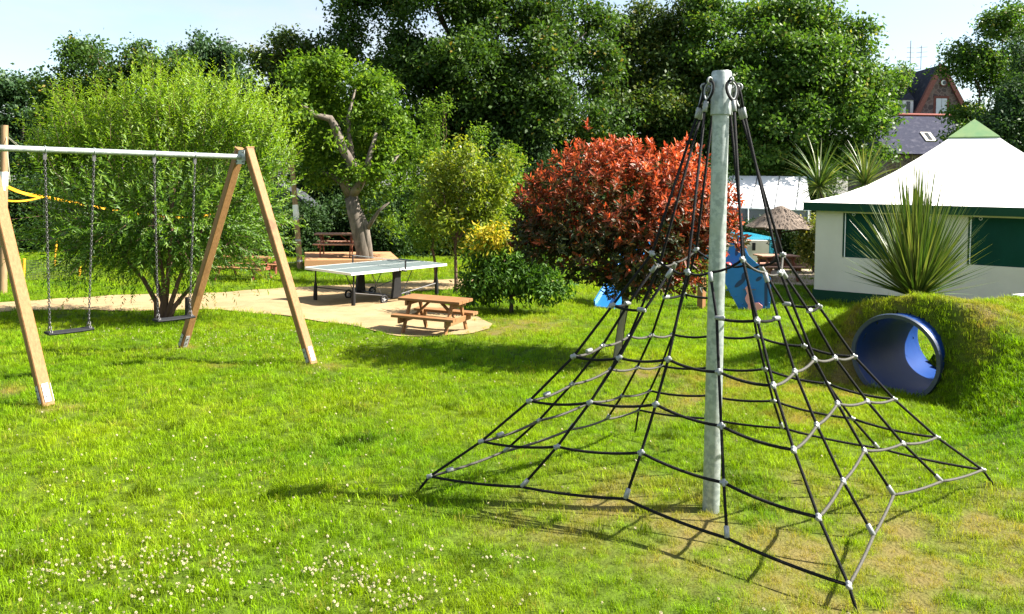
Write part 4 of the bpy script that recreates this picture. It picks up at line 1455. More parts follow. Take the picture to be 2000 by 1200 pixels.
for (u0, u1) in wins:
    # blind: gently rippled sheet
    nu, nz_ = 18, 12
    vs, fs = [], []
    for j in range(nz_ + 1):
        for i in range(nu + 1):
            u, w = i / nu, j / nz_
            dep = .035 + .010 * math.sin(5 * u + 7 * w) + .007 * math.sin(13 * u - 9 * w)
            vs.append(tpt(u0 + (u1 - u0) * u, dep, WZ0 + (WZ1 - WZ0) * w))
    fs = [(j * (nu + 1) + i, j * (nu + 1) + i + 1, (j + 1) * (nu + 1) + i + 1, (j + 1) * (nu + 1) + i) for j in range(nz_) for i in range(nu)]
    wo = MB().add(vs, fs).build('window_blind', M['blind'], tent, smooth=True)
    mb = MB()
    mb.box(tpt(u0 + .045, .002, (WZ0 + WZ1) / 2), up, td, tn, (WZ1 - WZ0) / 2 - .01, .010, .008)
    mb.build('zip', M['white'], wo)
    mb = MB()
    mb.box(tpt(u0 + .012, .0, (WZ0 + WZ1) / 2), up, td, tn, (WZ1 - WZ0) / 2, .014, .012)
    mb.build('window_edge', M['tent_green'], wo)
    mb = MB()
    mb.loop([tpt(u0 + .22, -.01, WZ1 - .03) + td * math.cos(k) * .03 + up * math.sin(k) * .03 for k in np.linspace(0, 2 * math.pi, 9)[:-1]], .006, 5)
    mb.build('tie', M['white'], wo)
OV = .24
mb = MB()
for a, b in (((-OV, -OV), (TS + OV, -OV)), ((TS + OV, -OV), (TS + OV, TS + OV)), ((TS + OV, TS + OV), (-OV, TS + OV)), ((-OV, TS + OV), (-OV, -OV))):
    p, q = tpt(*a, EZ + .095), tpt(*b, EZ + .095)
    ax = (q - p).normalized()
    MB().box((p + q) / 2, ax, Vector((-ax.y, ax.x, 0)), up, (q - p).length / 2 + .01, .012, .095).build('fascia', M['tent_green'], tent)
# roof: square rings shrinking upwards along a concave profile
ROOF = [(1.0, EZ + .19), (.94, EZ + .24), (.80, EZ + .37), (.64, EZ + .61), (.48, EZ + .95), (.34, EZ + 1.30), (.22, EZ + 1.62), (.13, EZ + 1.88)]
HS = TS / 2 + OV
cc = tpt(TS / 2, TS / 2, 0)
NS = 12
vs, fs = [], []
for rr, z_ in ROOF:
    ring = []
    for e, (p, q) in enumerate((((-1, -1), (1, -1)), ((1, -1), (1, 1)), ((1, 1), (-1, 1)), ((-1, 1), (-1, -1)))):
        for k in range(NS):
            t = k / NS
            x_, y_ = p[0] + (q[0] - p[0]) * t, p[1] + (q[1] - p[1]) * t
            dip = .10 * math.sin(math.pi * t) * math.sin(math.pi * min(1, (1 - rr) * 1.15)) * rr
            ring.append(cc + td * x_ * HS * rr + tn * y_ * HS * rr + up * (z_ - dip))
    vs += ring
NR = 4 * NS
fs = [(i * NR + k, i * NR + (k + 1) % NR, (i + 1) * NR + (k + 1) % NR, (i + 1) * NR + k) for i in range(len(ROOF) - 1) for k in range(NR)]
rf = MB().add(vs, fs).build('roof', M['tent_roof'], tent, smooth='auto')
cz = ROOF[-1][1] - .05
cap = MB()
hw = .16 * HS
ap = cc + up * (cz + .47)
c4 = [cc + td * a * hw + tn * b * hw + up * cz for a, b in ((-1, -1), (1, -1), (1, 1), (-1, 1))]
c5 = [p - up * .035 for p in c4]
cap.add(c4 + c5 + [ap], [(0, 1, 8), (1, 2, 8), (2, 3, 8), (3, 0, 8), (0, 4, 5, 1), (1, 5, 6, 2), (2, 6, 7, 3), (3, 7, 4, 0), (7, 6, 5, 4)])
cap.build('peak_cap', M['cap_green'], tent)

bt = at(2012, 548, 15.0)
bp_ = at(2022, 545, 12.6)
picnic('picnic_table', 'dark table whose pale corner shows at the right edge before the tent', bp_.x + .45, 12.6, gz(bp_.x + .45, 12.6), R(20), 1.4, .7, .72, .65, .42, M['white'], M['redwood'])

# ------------------------------------------------------------------ blue play panels, slide, posts
pf = Vector((5.02, 15.9, gz(5.02, 15.9)))
play = empty('play_house', pf, 'blue plastic play panels with bolts and a pink seahorse cut out', 'playground panel')
pu = Vector((.93, -.36, 0)).normalized()
pn = Vector((-pu.y, pu.x, 0))


def pl_px(px, py, dep=0.0):
    """point on the upright plane of the front panel seen in direction (px, py)"""
    r = RT * ((px - 1000) / F) + UP * ((PPY - py) / F) + FW
    e = Vector((0, 0, EYE))
    o = pf + pn * dep
    t = (o - e).dot(pn) / r.dot(pn)
    return e + r * t


front = [(1415, 552), (1444, 606), (1504, 602), (1506, 545), (1494, 528), (1476, 513), (1462, 500), (1452, 485), (1446, 515), (1420, 520)]
fp = MB().prism([pl_px(*p) for p in front], pn * .03).build('front_panel', M['blue'], play)
back = [(1415, 552), (1418, 500), (1433, 458), (1441, 458), (1456, 485), (1470, 520), (1480, 560), (1470, 596), (1440, 596)]
bpn = MB().prism([pl_px(*p, .45) for p in back], pn * .03).build('rear_panel', M['blue'], play)
for cx_, cy_, a_, b_, ang, par, dep in ((1445, 553, 13, 4.5, -40, fp, 0), (1453, 540, 5, 8, 15, fp, 0), (1482, 545, 7, 3.5, -35, fp, 0), (1497, 544, 3, 3, 0, fp, 0), (1441, 488, 4, 13, 18, bpn, .45), (1434, 475, 2.5, 2.5, 0, bpn, .45)):
    pts = []
    for k in range(16):
        th = 2 * math.pi * k / 16
        x_, y_ = a_ * math.cos(th), b_ * math.sin(th)
        ca, sa_ = math.cos(R(ang)), math.sin(R(ang))
        pts.append(pl_px(cx_ + x_ * ca - y_ * sa_, cy_ + x_ * sa_ + y_ * ca, dep - .004))
    MB().prism(pts, pn * .006).build('recess', M['navy'], par)
MB().prism([pl_px(1493, 553, -.004), pl_px(1493, 598, -.004), pl_px(1499, 598, -.004), pl_px(1499, 553, -.004)], pn * .006).build('slot', M['navy'], fp)
for px, py in ((1420, 567), (1425, 562), (1428, 577), (1437, 578), (1441, 593), (1450, 594), (1420, 558), (1487, 535), (1502, 560), (1502, 592), (1463, 518), (1460, 596)):
    p = pl_px(px, py)
    MB().sphere(p, .016, .016, .016, 8, 6).build('bolt', M['blue'], fp, smooth=True)
sea = [(1460, 606), (1461, 596), (1457, 590), (1455, 583), (1459, 574), (1457, 567), (1455, 563), (1459, 559), (1464, 562), (1467, 570), (1469, 579), (1473, 592), (1482, 592), (1489, 598), (1488, 604), (1478, 607)]
MB().prism([pl_px(*p, -.10) for p in sea], pn * .04).build('pink_figure', M['pink'], play)
MB().tube([pl_px(1452, 566, -.08), pl_px(1476, 566, -.08)], .012, 8).build('handle', M['chain'], play, smooth='auto')
MB().sphere(pl_px(1422, 520, .1), .085, .085, .085, 12, 9).build('red_ball', surf('red_plastic', (.45, .05, .04), (.40, .04, .035), 3, .4), play, smooth=True)
for px in (1440, 1478):
    p, q = pl_px(px, 560, .03), pl_px(px, 560, .45)
    MB().beam(p, q, .05, .05).build('cross_beam', M['navy'], play)
for px, dep in ((1450, .06), (1500, .06), (1448, .42), (1466, .42)):
    p = pl_px(px, 575, dep)
    MB().beam((p.x, p.y, gz(p.x, p.y) - .05), (p.x, p.y, p.z), .06, .06).build('post', M['navy'], play)

# slide
s0 = at(1180, 588, 15.8)
s1 = at(1250, 540, 17.4)
slide = empty('play_slide', Vector((s0.x, s0.y, gz(s0.x, s0.y))), 'small blue plastic slide behind the photinia trunk', 'slide')
mb = MB()
sv = Vector((s1.x - s0.x, s1.y - s0.y, 0)).normalized()
sp = Vector((-sv.y, sv.x, 0))
sg = gz(s0.x, s0.y)
line = [(0, .02), (.25, .18), (.6, .40), (1.2, .85), (1.7, 1.15), (2.0, 1.18)]
secs = []
for t, h in line:
    b = Vector((s0.x, s0.y, sg)) + sv * t
    secs.append([b + sp * -.24 + up * (h + .12), b + sp * -.21 + up * (h + .12), b + sp * -.19 + up * (h + .01), b + sp * .19 + up * (h + .01), b + sp * .21 + up * (h + .12), b + sp * .24 + up * (h + .12), b + sp * .22 + up * (h - .03), b - sp * .22 + up * (h - .03)])
vs = [p for s_ in secs for p in s_]
fs = [(i * 8 + k, i * 8 + (k + 1) % 8, (i + 1) * 8 + (k + 1) % 8, (i + 1) * 8 + k) for i in range(len(secs) - 1) for k in range(8)] + [tuple(range(7, -1, -1)), tuple(40 + k for k in range(8))]
mb.add(vs, fs).build('chute', M['blue'], slide)
mb = MB()
for sd in (-1, 1):
    b = Vector((s0.x, s0.y, 0)) + sv * .12 + sp * .17 * sd
    MB().prism([b + up * (sg - .02) - sv * .16, b + up * (sg - .02) + sv * .5, b + up * (sg + .36) + sv * .5, b + up * (sg + .06) - sv * .10], sp * .02 * sd).build('foot', M['blue'], slide)
for sd in (-1, 1):
    b = Vector((s0.x, s0.y, 0)) + sv * 1.95 + sp * .2 * sd
    MB().beam((b.x, b.y, gz(b.x, b.y) - .05), (b.x, b.y, sg + 1.7), .06, .06).build('ladder_post', M['picnic'], slide)
for k in range(4):
    b = Vector((s0.x, s0.y, 0)) + sv * 1.98
    MB().beam(b - sp * .2 + up * (sg + .25 + .25 * k), b + sp * .2 + up * (sg + .25 + .25 * k), .04, .04).build('rung', M['picnic'], slide)


def post(name, label, cat, base, top, r0, r1, mat, seg=12, extra=None):
    root = empty(name, base, label, cat)
    b = Vector(base)
    MB().tube([b - Vector((0, 0, .1)), b.lerp(Vector(top), .5), Vector(top)], [r0, (r0 + r1) / 2, r1], seg).build('shaft', mat, root, smooth='auto')
    return root


wp = on_ground(1372, 15.9)
r_ = post('wooden_post', 'short square brown post seen between the ropes below the photinia', 'post', wp, wp + Vector((.0, 0, .62)), .09, .09, M['picnic'], 4)
MB().box(wp + Vector((0, 0, .63)), Vector((1, 0, 0)), Vector((0, 1, 0)), up, .08, .08, .015).build('post_cap', M['picnic'], r_)
bb = on_ground(366, 12.55)
r_ = post('bollard', 'short black bollard beside the willow trunk and rear swing leg', 'bollard', bb, bb + Vector((0, 0, .42)), .035, .035, M['black'], 10)
MB().tube([bb + Vector((0, 0, .42)), bb + Vector((0, 0, .44))], [.04, .03], 10).build('cap', M['black'], r_, smooth='auto')

# tall wooden poles
pb_ = on_ground(587, 22.9)
tpole = at(570, 316, 22.9)
pr = post('timber_pole', 'tall leaning timber pole between the swing and the apple tree', 'pole', pb_, tpole, .09, .07, M['pole'])
for f_, lab in ((.47, 0), (.27, 0), (.08, 0)):
    p = pb_.lerp(tpole, f_)
    MB().tube([p - Vector((0, 0, .03)), p + Vector((0, 0, .03))], [.092, .09], 12).build('metal_band', M['plate'], pr, smooth='auto')
    MB().tube(sagged(p, p + Vector((-.55, .1, -.05)), .05), .010, 5).build('hook_rope', M['string'], pr, smooth=True)
MB().tube([pb_.lerp(tpole, .47), pb_.lerp(tpole, .60)], [.09, .088], 12).build('white_sleeve', M['white'], pr, smooth='auto')

vb = on_ground(6, 16.5)
vt = at(9, 245, 16.5)
vp = post('volleyball_post', 'tall round timber volleyball post at the left edge', 'post', vb, vt, .075, .068, M['pole'])
MB().tube([at(7, 372, 16.5), at(8, 336, 16.5)], .078, 12).build('white_sleeve', M['white'], vp, smooth='auto')
for a, b, r in (((9, 262, 16.5), (140, 360, 18.5), .006), ((9, 262, 16.5), (50, 295, 18.0), .006), ((12, 262, 16.5), (20, 355, 16.0), .006)):
    MB().tube(sagged(at(*a), at(*b), .04), r, 4).build('guy_line', M['string'], vp, smooth=True)

vr = on_ground(700, 30)
vn = empty('volleyball_net', on_ground(120, 18.5), 'volleyball net with yellow tape stretched behind the swings', 'volleyball net')
A0, A1 = at(12, 364, 16.5), at(215, 408, 21.5)
B0 = at(12, 392, 16.5)


def band(p, q, w, mat, name, sag=.05, n=10):
    pts = sagged(p, q, sag, n)
    vs, fs = [], []
    for i, c in enumerate(pts):
        tw = .25 * math.sin(i * 1.1)
        for k_, (dy_, dz_) in enumerate(((-.004, -w), (.004, -w), (.004, w), (-.004, w))):
            vs.append(c + Vector((dy_ + tw * dz_, dy_, dz_)))
    for i in range(n):
        for k_ in range(4):
            fs.append((i * 4 + k_, i * 4 + (k_ + 1) % 4, (i + 1) * 4 + (k_ + 1) % 4, (i + 1) * 4 + k_))
    return MB().add(vs, fs).build(name, mat, vn)


mid_ = at(85, 384, 18.0)
end_ = at(330, 425, 24)
band(A0, mid_, .035, M['yellow'], 'top_tape')
band(mid_, end_, .032, M['yellow'], 'top_tape')
band(B0, mid_, .018, M['yellow'], 'lower_tape')
band(end_, at(420, 418, 26), .03, M['yellow'], 'top_tape')
mb = MB()
nn_ = 44
for i in range(nn_ + 1):
    t = i / nn_
    p = mid_.lerp(end_, t)
    mb.tube([p, p - Vector((0, 0, 1.0))], .0035, 3, False)
for j in range(9):
    mb.tube(sagged(mid_ - Vector((0, 0, .12 * (j + 1))), end_ - Vector((0, 0, .12 * (j + 1))), .03), .0035, 3, False)
mb.build('mesh', M['mesh_green'], vn, fix=False)

fn = empty('boundary_net', on_ground(100, 20.5), 'low dark mesh fence on the lawn with yellow stakes', 'fence')
f0, f1 = on_ground(45, 19.0), on_ground(158, 20.2)
mb = MB()
for i in range(40):
    p = f0.lerp(f1, i / 39)
    mb.tube([p, p + Vector((0, 0, .52))], .0035, 3, False)
for j in range(9):
    h_ = Vector((0, 0, .04 + j * .06))
    mb.tube([f0 + h_, f1 + h_], .0035, 3, False)
mb.build('mesh', M['mesh_green'], fn, fix=False)
for t in (.97, .0):
    p = f0.lerp(f1, t)
    MB().tube([p - Vector((0, 0, .05)), p + Vector((.03, 0, .58))], .035, 8).build('stake', M['yellow'], fn, smooth='auto')
ys_ = on_ground(106, 22.5)
st_ = post('marker_stake', 'slim yellow stake in front of the dark hedge at left', 'stake', ys_, ys_ + Vector((.08, 0, .85)), .03, .028, M['yellow'], 8)

rh = on_ground(538, 21.5)
hyd = empty('fire_hydrant', rh, 'small red standpipe in the grass behind the swing leg', 'standpipe')
MB().tube([rh - Vector((0, 0, .03)), rh + Vector((0, 0, .22)), rh + Vector((0, 0, .24)), rh + Vector((0, 0, .33)), rh + Vector((0, 0, .37))], [.05, .05, .075, .07, .03], 10).build('body', M['redwood'], hyd, smooth='auto')
MB().tube([rh + Vector((-.11, 0, .28)), rh + Vector((.11, 0, .28))], .025, 8).build('outlet', M['redwood'], hyd, smooth='auto')

# little hut with orange boards behind the swing
hb_ = on_ground(575, 29.5)
hut = empty('garden_hut', hb_, 'small hut with grey roof and orange boards behind the timber pole', 'hut')
hk = 25.6 / F


def hpt(px, py, dy=0):
    p = at(px, py, 29.5)
    return Vector((p.x, 29.5 + dy, p.z))


for k in range(6):
    x0 = 522 + k * 15
    p0, p1 = hpt(x0, 0), hpt(x0 + 14, 0)
    top = hpt(x0 + 7, 388 + abs(k - 2.5) * 7).z
    MB().abox(p0.x, p1.x, 29.5, 29.53, hb_.z - .05, top).build('board', M['orange'], hut)
mb = MB()
mb.prism([hpt(520, 385, -.15), hpt(545, 360, -.15), hpt(578, 378, -.15), hpt(610, 405, -.15), hpt(608, 411, -.15), hpt(565, 388, -.15), hpt(522, 392, -.15)], Vector((0, 1.6, 0)))
mb.build('roof', M['greyroof'], hut)

# ------------------------------------------------------------------ willow
wbase = gp(-5.87, 12.93)
wil = empty('willow_tree', wbase, 'bright green bushy willow with several reddish stems behind the swings', 'tree')
stems = [((305, 590), (280, 545), (240, 500), (190, 440)), ((318, 590), (300, 530), (280, 470), (270, 400)), ((325, 580), (330, 520), (335, 450), (340, 350)), ((335, 590), (350, 545), (375, 490), (410, 420)), ((340, 600), (365, 570), (400, 530), (450, 470)), ((322, 590), (318, 540), (300, 440), (300, 330))]
for k, s_ in enumerate(stems):
    yy = [12.93, 12.93, 12.85 + .25 * math.sin(k * 2), 12.9 + .5 * math.sin(k * 2.3), 12.9 + .7 * math.sin(k * 1.7)]
    pts = [wbase + Vector((.035 * (k - 2.5), .02 * (k % 3), -.08))] + [at(px, py, yy[i + 1]) for i, (px, py) in enumerate(s_)]
    MB().tube(pts, [.055, .043, .035, .026, .014], 8).build('stem', M['barkred'], wil, smooth=True)
wl_ = [lobe(335, 255, 105, 95, 12.9, 1.0), lobe(190, 285, 85, 75, 12.9, .9), lobe(455, 275, 85, 85, 12.9, .9), lobe(300, 390, 205, 120, 12.9, 1.4), lobe(210, 450, 105, 65, 12.9, 1.0), lobe(430, 440, 95, 75, 12.9, 1.0), lobe(330, 465, 100, 40, 13.1, .8), lobe(510, 330, 45, 80, 12.9, .7), lobe(130, 330, 60, 60, 12.9, .6)]
NSH = 2300
c, d = crown_samples(wl_, NSH, .5)
wc_ = np.array(at(310, 380, 12.9))
out = unit(c - wc_)
low = np.clip((wc_[2] + .2 - c[:, 2]) / 1.2, 0, 1)[:, None]
sd = unit(out * (.55 + .5 * low) + np.array([0, 0, 1]) * (1.05 - 1.15 * low) + rng.normal(0, .28, (NSH, 3)))
slen = rng.uniform(.45, .85, NSH)
PER = 24
t = np.tile(np.linspace(.05, 1, PER), NSH)
rp = np.repeat(np.arange(NSH), PER)
bend = np.array([0, 0, -.22])
pos = c[rp] + sd[rp] * (t * slen[rp])[:, None] + bend * (low[rp, 0] * t ** 2 * slen[rp])[:, None]
perp = unit(rng.normal(0, 1, (len(rp), 3)))
perp = unit(perp - sd[rp] * np.sum(perp * sd[rp], 1, keepdims=True))
axis = unit(sd[rp] * .75 + perp * .8 + np.array([0, 0, -.12]))
nrm = unit(sd[rp] * .6 - perp * .4 + rng.normal(0, .35, (len(rp), 3)) + np.array([0, 0, .35]))
ll = rng.uniform(.075, .125, len(rp)) * (1.1 - .45 * t)
V, Q, k = leaf_geo(pos, axis, nrm, ll, ll * .23, False, .12)
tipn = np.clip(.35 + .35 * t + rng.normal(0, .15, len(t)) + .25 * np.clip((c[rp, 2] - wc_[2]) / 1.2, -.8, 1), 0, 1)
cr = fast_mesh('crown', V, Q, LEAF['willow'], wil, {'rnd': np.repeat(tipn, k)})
cr['kind'] = 'stuff'
mb = MB()
for i in range(0, NSH, 3):
    p = Vector(c[i])
    q = p + Vector(sd[i]) * float(slen[i])
    mb.tube([p, q], [.004, .0015], 3, False)
mb.build('twigs', M['barkred'], wil, fix=False)['kind'] = 'stuff'

# ------------------------------------------------------------------ photinia (red)
pbase = gp(1.37, 9.82)
pho = empty('photinia_tree', pbase, 'round red leaved photinia tree on a short trunk behind the climbing net', 'tree')
MB().tube([pbase - Vector((0, 0, .1)), at(1213, 640, 9.84), at(1222, 590, 9.85), at(1216, 545, 9.85)], [.055, .050, .048, .045], 10).build('trunk', M['barkdark'], pho, smooth=True)
for tgt in ((1120, 460), (1170, 400), (1230, 380), (1290, 430), (1340, 460), (1250, 500), (1060, 480)):
    MB().tube(limb_path(at(1218, 560, 9.85), at(*tgt, 9.82 + random.uniform(-.4, .4)), 5, .12), [.036, .03, .025, .02, .015, .008], 6).build('limb', M['barkdark'], pho, smooth=True)
pl_ = [lobe(1205, 400, 180, 110, 9.85, 1.15), lobe(1085, 415, 80, 75, 9.82, .8), lobe(1330, 410, 92, 90, 9.82, .9), lobe(1215, 480, 190, 75, 9.85, 1.1), lobe(1180, 320, 90, 45, 9.82, .7), lobe(1290, 335, 75, 45, 9.82, .7), lobe(1060, 470, 55, 50, 9.82, .6), lobe(1390, 450, 50, 60, 9.82, .6), lobe(1240, 540, 130, 35, 9.82, .8)]
NSH = 2100
c, d = crown_samples(pl_, NSH, .33)
pc_ = np.array(at(1210, 430, 9.85))
out = unit((c - pc_) * np.array([1, 1, 1.2]))
rad = np.linalg.norm((c - pc_) / np.array([1.35, 1.15, 1.0]), axis=1)
sd = unit(out * .8 + np.array([0, 0, .65]) + rng.normal(0, .25, (NSH, 3)))
tall = rng.uniform(0, 1, NSH) < .05
c = c + sd * np.where(tall & (c[:, 2] > pc_[2] + .6), .14, 0)[:, None]
PER = 13
rp = np.repeat(np.arange(NSH), PER)
t = np.tile(np.linspace(0, 1, PER), NSH)
ang = np.tile(np.arange(PER) * 2.4, NSH) + np.repeat(rng.uniform(0, 6.28, NSH), PER)
ref = unit(np.cross(sd, np.array([.3, .5, .2])))
ref2 = np.cross(sd, ref)
radial = ref[rp] * np.cos(ang)[:, None] + ref2[rp] * np.sin(ang)[:, None]
pos = c[rp] + sd[rp] * (t * .10)[:, None] + rng.normal(0, .012, (len(rp), 3))
axis = unit(radial * (1.15 - .75 * t)[:, None] + sd[rp] * (.35 + .75 * t)[:, None] + rng.normal(0, .26, (len(rp), 3)))
nrm = unit(sd[rp] * 1.0 - radial * .5 + rng.normal(0, .35, (len(rp), 3)))
ll = rng.uniform(.055, .112, len(rp)) * (1.05 - .25 * t)
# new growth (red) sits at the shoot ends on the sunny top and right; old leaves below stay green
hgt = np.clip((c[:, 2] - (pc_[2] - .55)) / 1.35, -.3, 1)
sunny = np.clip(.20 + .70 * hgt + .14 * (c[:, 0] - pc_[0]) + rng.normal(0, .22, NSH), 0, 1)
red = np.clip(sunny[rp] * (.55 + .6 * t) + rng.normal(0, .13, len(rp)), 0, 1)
# the 300 leaves that show largest become leaf objects of their own
score = c[rp][:, 1] * -1.0 + .35 * rad[rp] + rng.normal(0, .15, len(rp)) + .2 * t
big = np.argsort(-score)[:300]
rest = np.setdiff1d(np.arange(len(rp)), big)
V, Q, k = leaf_geo(pos[rest], axis[rest], nrm[rest], ll[rest], ll[rest] * .36, False, .18)
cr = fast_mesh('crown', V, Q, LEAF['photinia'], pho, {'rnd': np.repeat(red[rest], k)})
cr['kind'] = 'stuff'
lv = []
for rv in np.linspace(0.02, .98, 9):
    V1, Q1, k = leaf_geo(np.zeros((1, 3)), np.array([[1., 0, 0]]), np.array([[0, 0, 1.]]), np.array([1.0]), np.array([.36]), False, .18)
    me = bpy.data.meshes.new('leaf')
    me.from_pydata([tuple(v) for v in V1], [], [tuple(int(i) for i in f) for f in Q1])
    a_ = me.attributes.new('rnd', 'FLOAT', 'POINT')
    a_.data.foreach_set('value', np.full(6, rv, np.float32))
    me.materials.append(LEAF['photinia'])
    lv.append(me)
for i in big:
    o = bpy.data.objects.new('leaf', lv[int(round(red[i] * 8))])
    COL.objects.link(o)
    o.parent = pho
    ax = Vector(axis[i]).normalized()
    si = ax.cross(Vector(nrm[i])).normalized()
    nn = si.cross(ax)
    mm = Matrix((ax, -si, nn)).transposed().to_4x4() @ Matrix.Scale(float(ll[i]), 4)
    mm.translation = Vector(pos[i]) - pbase
    o.matrix_local = mm
# stake beside the trunk
sb_ = gp(1.345, 9.70)
sk = post('tree_stake', 'grey green wooden stake tied to the photinia trunk', 'stake', sb_, at(1222, 585, 9.7), .040, .036, M['stake'], 8)
MB().tube([sb_.lerp(at(1222, 585, 9.7), .93), sb_.lerp(at(1222, 585, 9.7), .97)], .044, 10).build('tie', M['rubber'], sk, smooth='auto')

# ------------------------------------------------------------------ smaller trees and shrubs of the middle ground
yb_ = on_ground(890, 18.3)
tree('young_tree', 'slim young yellow green tree behind the small picnic table', 'tree', yb_,
     [lobe(905, 325, 55, 42, 18.3, .6), lobe(850, 360, 45, 50, 18.3, .6), lobe(870, 420, 45, 45, 18.3, .6), lobe(945, 375, 50, 55, 18.3, .6), lobe(935, 440, 50, 35, 18.3, .5), lobe(960, 465, 40, 22, 17.6, .3), lobe(880, 475, 28, 25, 18.3, .4), lobe(915, 285, 20, 25, 18.3, .3), lobe(985, 330, 24, 30, 18.3, .3)], 520, 24, .12, .10, .42, LEAF['yellow'], M['barkred'], .045, at(893, 440, 18.3), limbs=5, hang=.5, lumps=6)
sp_ = on_ground(850, 19.8)
tree('young_tree', 'pale green young tree with tall thin shoots left of the yellow green one', 'tree', sp_,
     [lobe(835, 330, 40, 55, 19.8, .5), lobe(850, 260, 16, 40, 19.8, .25), lobe(868, 210, 8, 28, 19.8, .15), lobe(838, 215, 6, 20, 19.8, .15), lobe(930, 270, 14, 35, 19.8, .2), lobe(830, 430, 38, 70, 19.8, .5)], 300, 22, .12, .085, .45, LEAF['apple'], M['barkred'], .04, at(848, 400, 19.8), limbs=5)
sp2 = on_ground(985, 19.5)
tree('young_tree', 'loose pale green shrub tree touching the left of the red photinia', 'tree', sp2,
     [lobe(985, 350, 38, 45, 19.5, .5), lobe(970, 410, 50, 50, 19.5, .5), lobe(1000, 310, 18, 25, 19.5, .3)], 260, 22, .12, .085, .45, LEAF['apple'], M['barkred'], .04, at(985, 440, 19.5), limbs=3)
shb = on_ground(1000, 14.76)


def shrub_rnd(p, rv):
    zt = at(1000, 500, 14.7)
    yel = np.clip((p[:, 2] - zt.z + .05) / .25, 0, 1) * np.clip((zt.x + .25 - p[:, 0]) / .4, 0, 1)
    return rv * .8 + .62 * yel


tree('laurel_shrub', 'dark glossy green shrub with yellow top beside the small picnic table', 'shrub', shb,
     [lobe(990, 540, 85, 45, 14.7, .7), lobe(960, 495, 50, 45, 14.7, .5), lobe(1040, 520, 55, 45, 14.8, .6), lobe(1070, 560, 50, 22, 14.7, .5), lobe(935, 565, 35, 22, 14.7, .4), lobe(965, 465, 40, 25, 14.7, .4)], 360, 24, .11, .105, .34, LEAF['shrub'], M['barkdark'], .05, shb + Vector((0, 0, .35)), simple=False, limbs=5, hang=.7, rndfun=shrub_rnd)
for px, py, y, rx, ry, lf, lab in ((740, 440, 26.5, 50, 60, 'hedge', 'shaded bush directly right of the apple trunk'), (1590, 470, 24, 30, 42, 'variegated', 'yellow variegated bush touching the left corner of the tent'), (1545, 480, 25.5, 28, 30, 'hedge', 'green bush beside the thatched shelter post'), (1480, 445, 33, 40, 12, 'hedge', 'low clipped hedge along the far side of the pool')):
    b = on_ground(px, y)
    tree('garden_bush', lab, 'bush', b, [lobe(px, py, rx, ry, y, .5), lobe(px + rx * .3, py + ry * .5, rx * .8, ry * .6, y, .5)], 160, 40, .16, .09, .55, LEAF[lf], M['barkdark'], .05, b + Vector((0, 0, .6)), limbs=2)

# ------------------------------------------------------------------ pool corner: marquee, shelter, pool, paving
pv0 = [on_ground(1480, 21.0), on_ground(1640, 21.0), on_ground(1640, 26), on_ground(1420, 26)]
mb = MB()
mb.prism([p + Vector((0, 0, .015)) for p in pv0], Vector((0, 0, .03)))
tag(mb.build('paving', M['paving']), 'pale paving under the thatched shelter', 'paving', kind='structure')
PY = 28.0
w0, w1 = at(1400, 488, PY), at(1502, 488, PY)
pool = empty('swimming_pool', on_ground(1470, 28.5), 'raised swimming pool with cream wall and turquoise water', 'pool')
MB().abox(w0.x, w1.x, PY, PY + .25, gz(w0.x, PY) - .05, at(1470, 470, PY).z).build('pool_wall', M['pool_wall'], pool)
wz = at(1500, 464, PY + 4).z
p0, p1 = at(1380, 480, PY), at(1536, 480, PY)
MB().abox(p0.x, p1.x, PY + .27, PY + 5, wz - .6, at(1470, 468, PY).z).build('water', M['water'], pool)
q0, q1 = at(1503, 480, PY), at(1536, 480, PY)
MB().abox(q0.x, q1.x, PY, PY + .25, gz(w0.x, PY) - .05, at(1470, 468, PY).z - .004).build('blue_liner', M['water'], pool)
MB().abox(w0.x, p1.x, PY + 5.02, PY + 5.3, -.9, at(1470, 459, PY + 5).z).build('rear_kerb', M['pool_wall'], pool)
sk_ = at(1472, 482, PY)
MB().abox(sk_.x - .06, sk_.x + .06, PY - .03, PY - .005, sk_.z - .14, sk_.z + .14).build('skimmer', M['black'], pool)

MY = 34.0
mq = empty('white_marquee', on_ground(1480, MY), 'long white marquee roof with grey seams beyond the pool', 'marquee')
e0, e1 = at(1395, 404, MY), at(1585, 410, MY)
r0, r1 = at(1395, 343, MY + 3), at(1575, 345, MY + 3)
MB().add([e0, e1, r1, r0, e0 - up * .05, e1 - up * .05, r1 - up * .05, r0 - up * .05], [(0, 1, 2, 3), (7, 6, 5, 4), (0, 4, 5, 1), (2, 6, 7, 3), (1, 5, 6, 2), (0, 3, 7, 4)]).build('roof', M['marquee'], mq)
b0, b1 = r0 + Vector((0, 3, 0)), r1 + Vector((0, 3, 0))
MB().add([r0 + up * .0 + Vector((0, .02, 0)), r1 + Vector((0, .02, 0)), Vector((e1.x, MY + 6, e1.z)), Vector((e0.x, MY + 6, e0.z))], [(0, 1, 2, 3)]).build('rear_roof', M['marquee'], mq)
for t in (.12, .38, .62, .84):
    p, q = e0.lerp(e1, t), r0.lerp(r1, t + .09)
    nrm_ = (e1 - e0).cross(r0 - e0).normalized()
    nrm_ = nrm_ if nrm_.z > 0 else -nrm_
    MB().tube([p + nrm_ * .01, q + nrm_ * .01], .03, 5).build('seam', M['seam'], mq)
MB().abox(e0.x, e1.x, MY + .06, MY + .10, gz(e0.x, MY), e0.z - .06).build('side_cloth', M['marquee_side'], mq)
for t in (.02, .35, .66, .97):
    p = e0.lerp(e1, t)
    MB().tube([(p.x, MY + .02, gz(p.x, MY) - .05), (p.x, MY + .02, p.z - .05)], .04, 8).build('pole', M['white'], mq, smooth='auto')

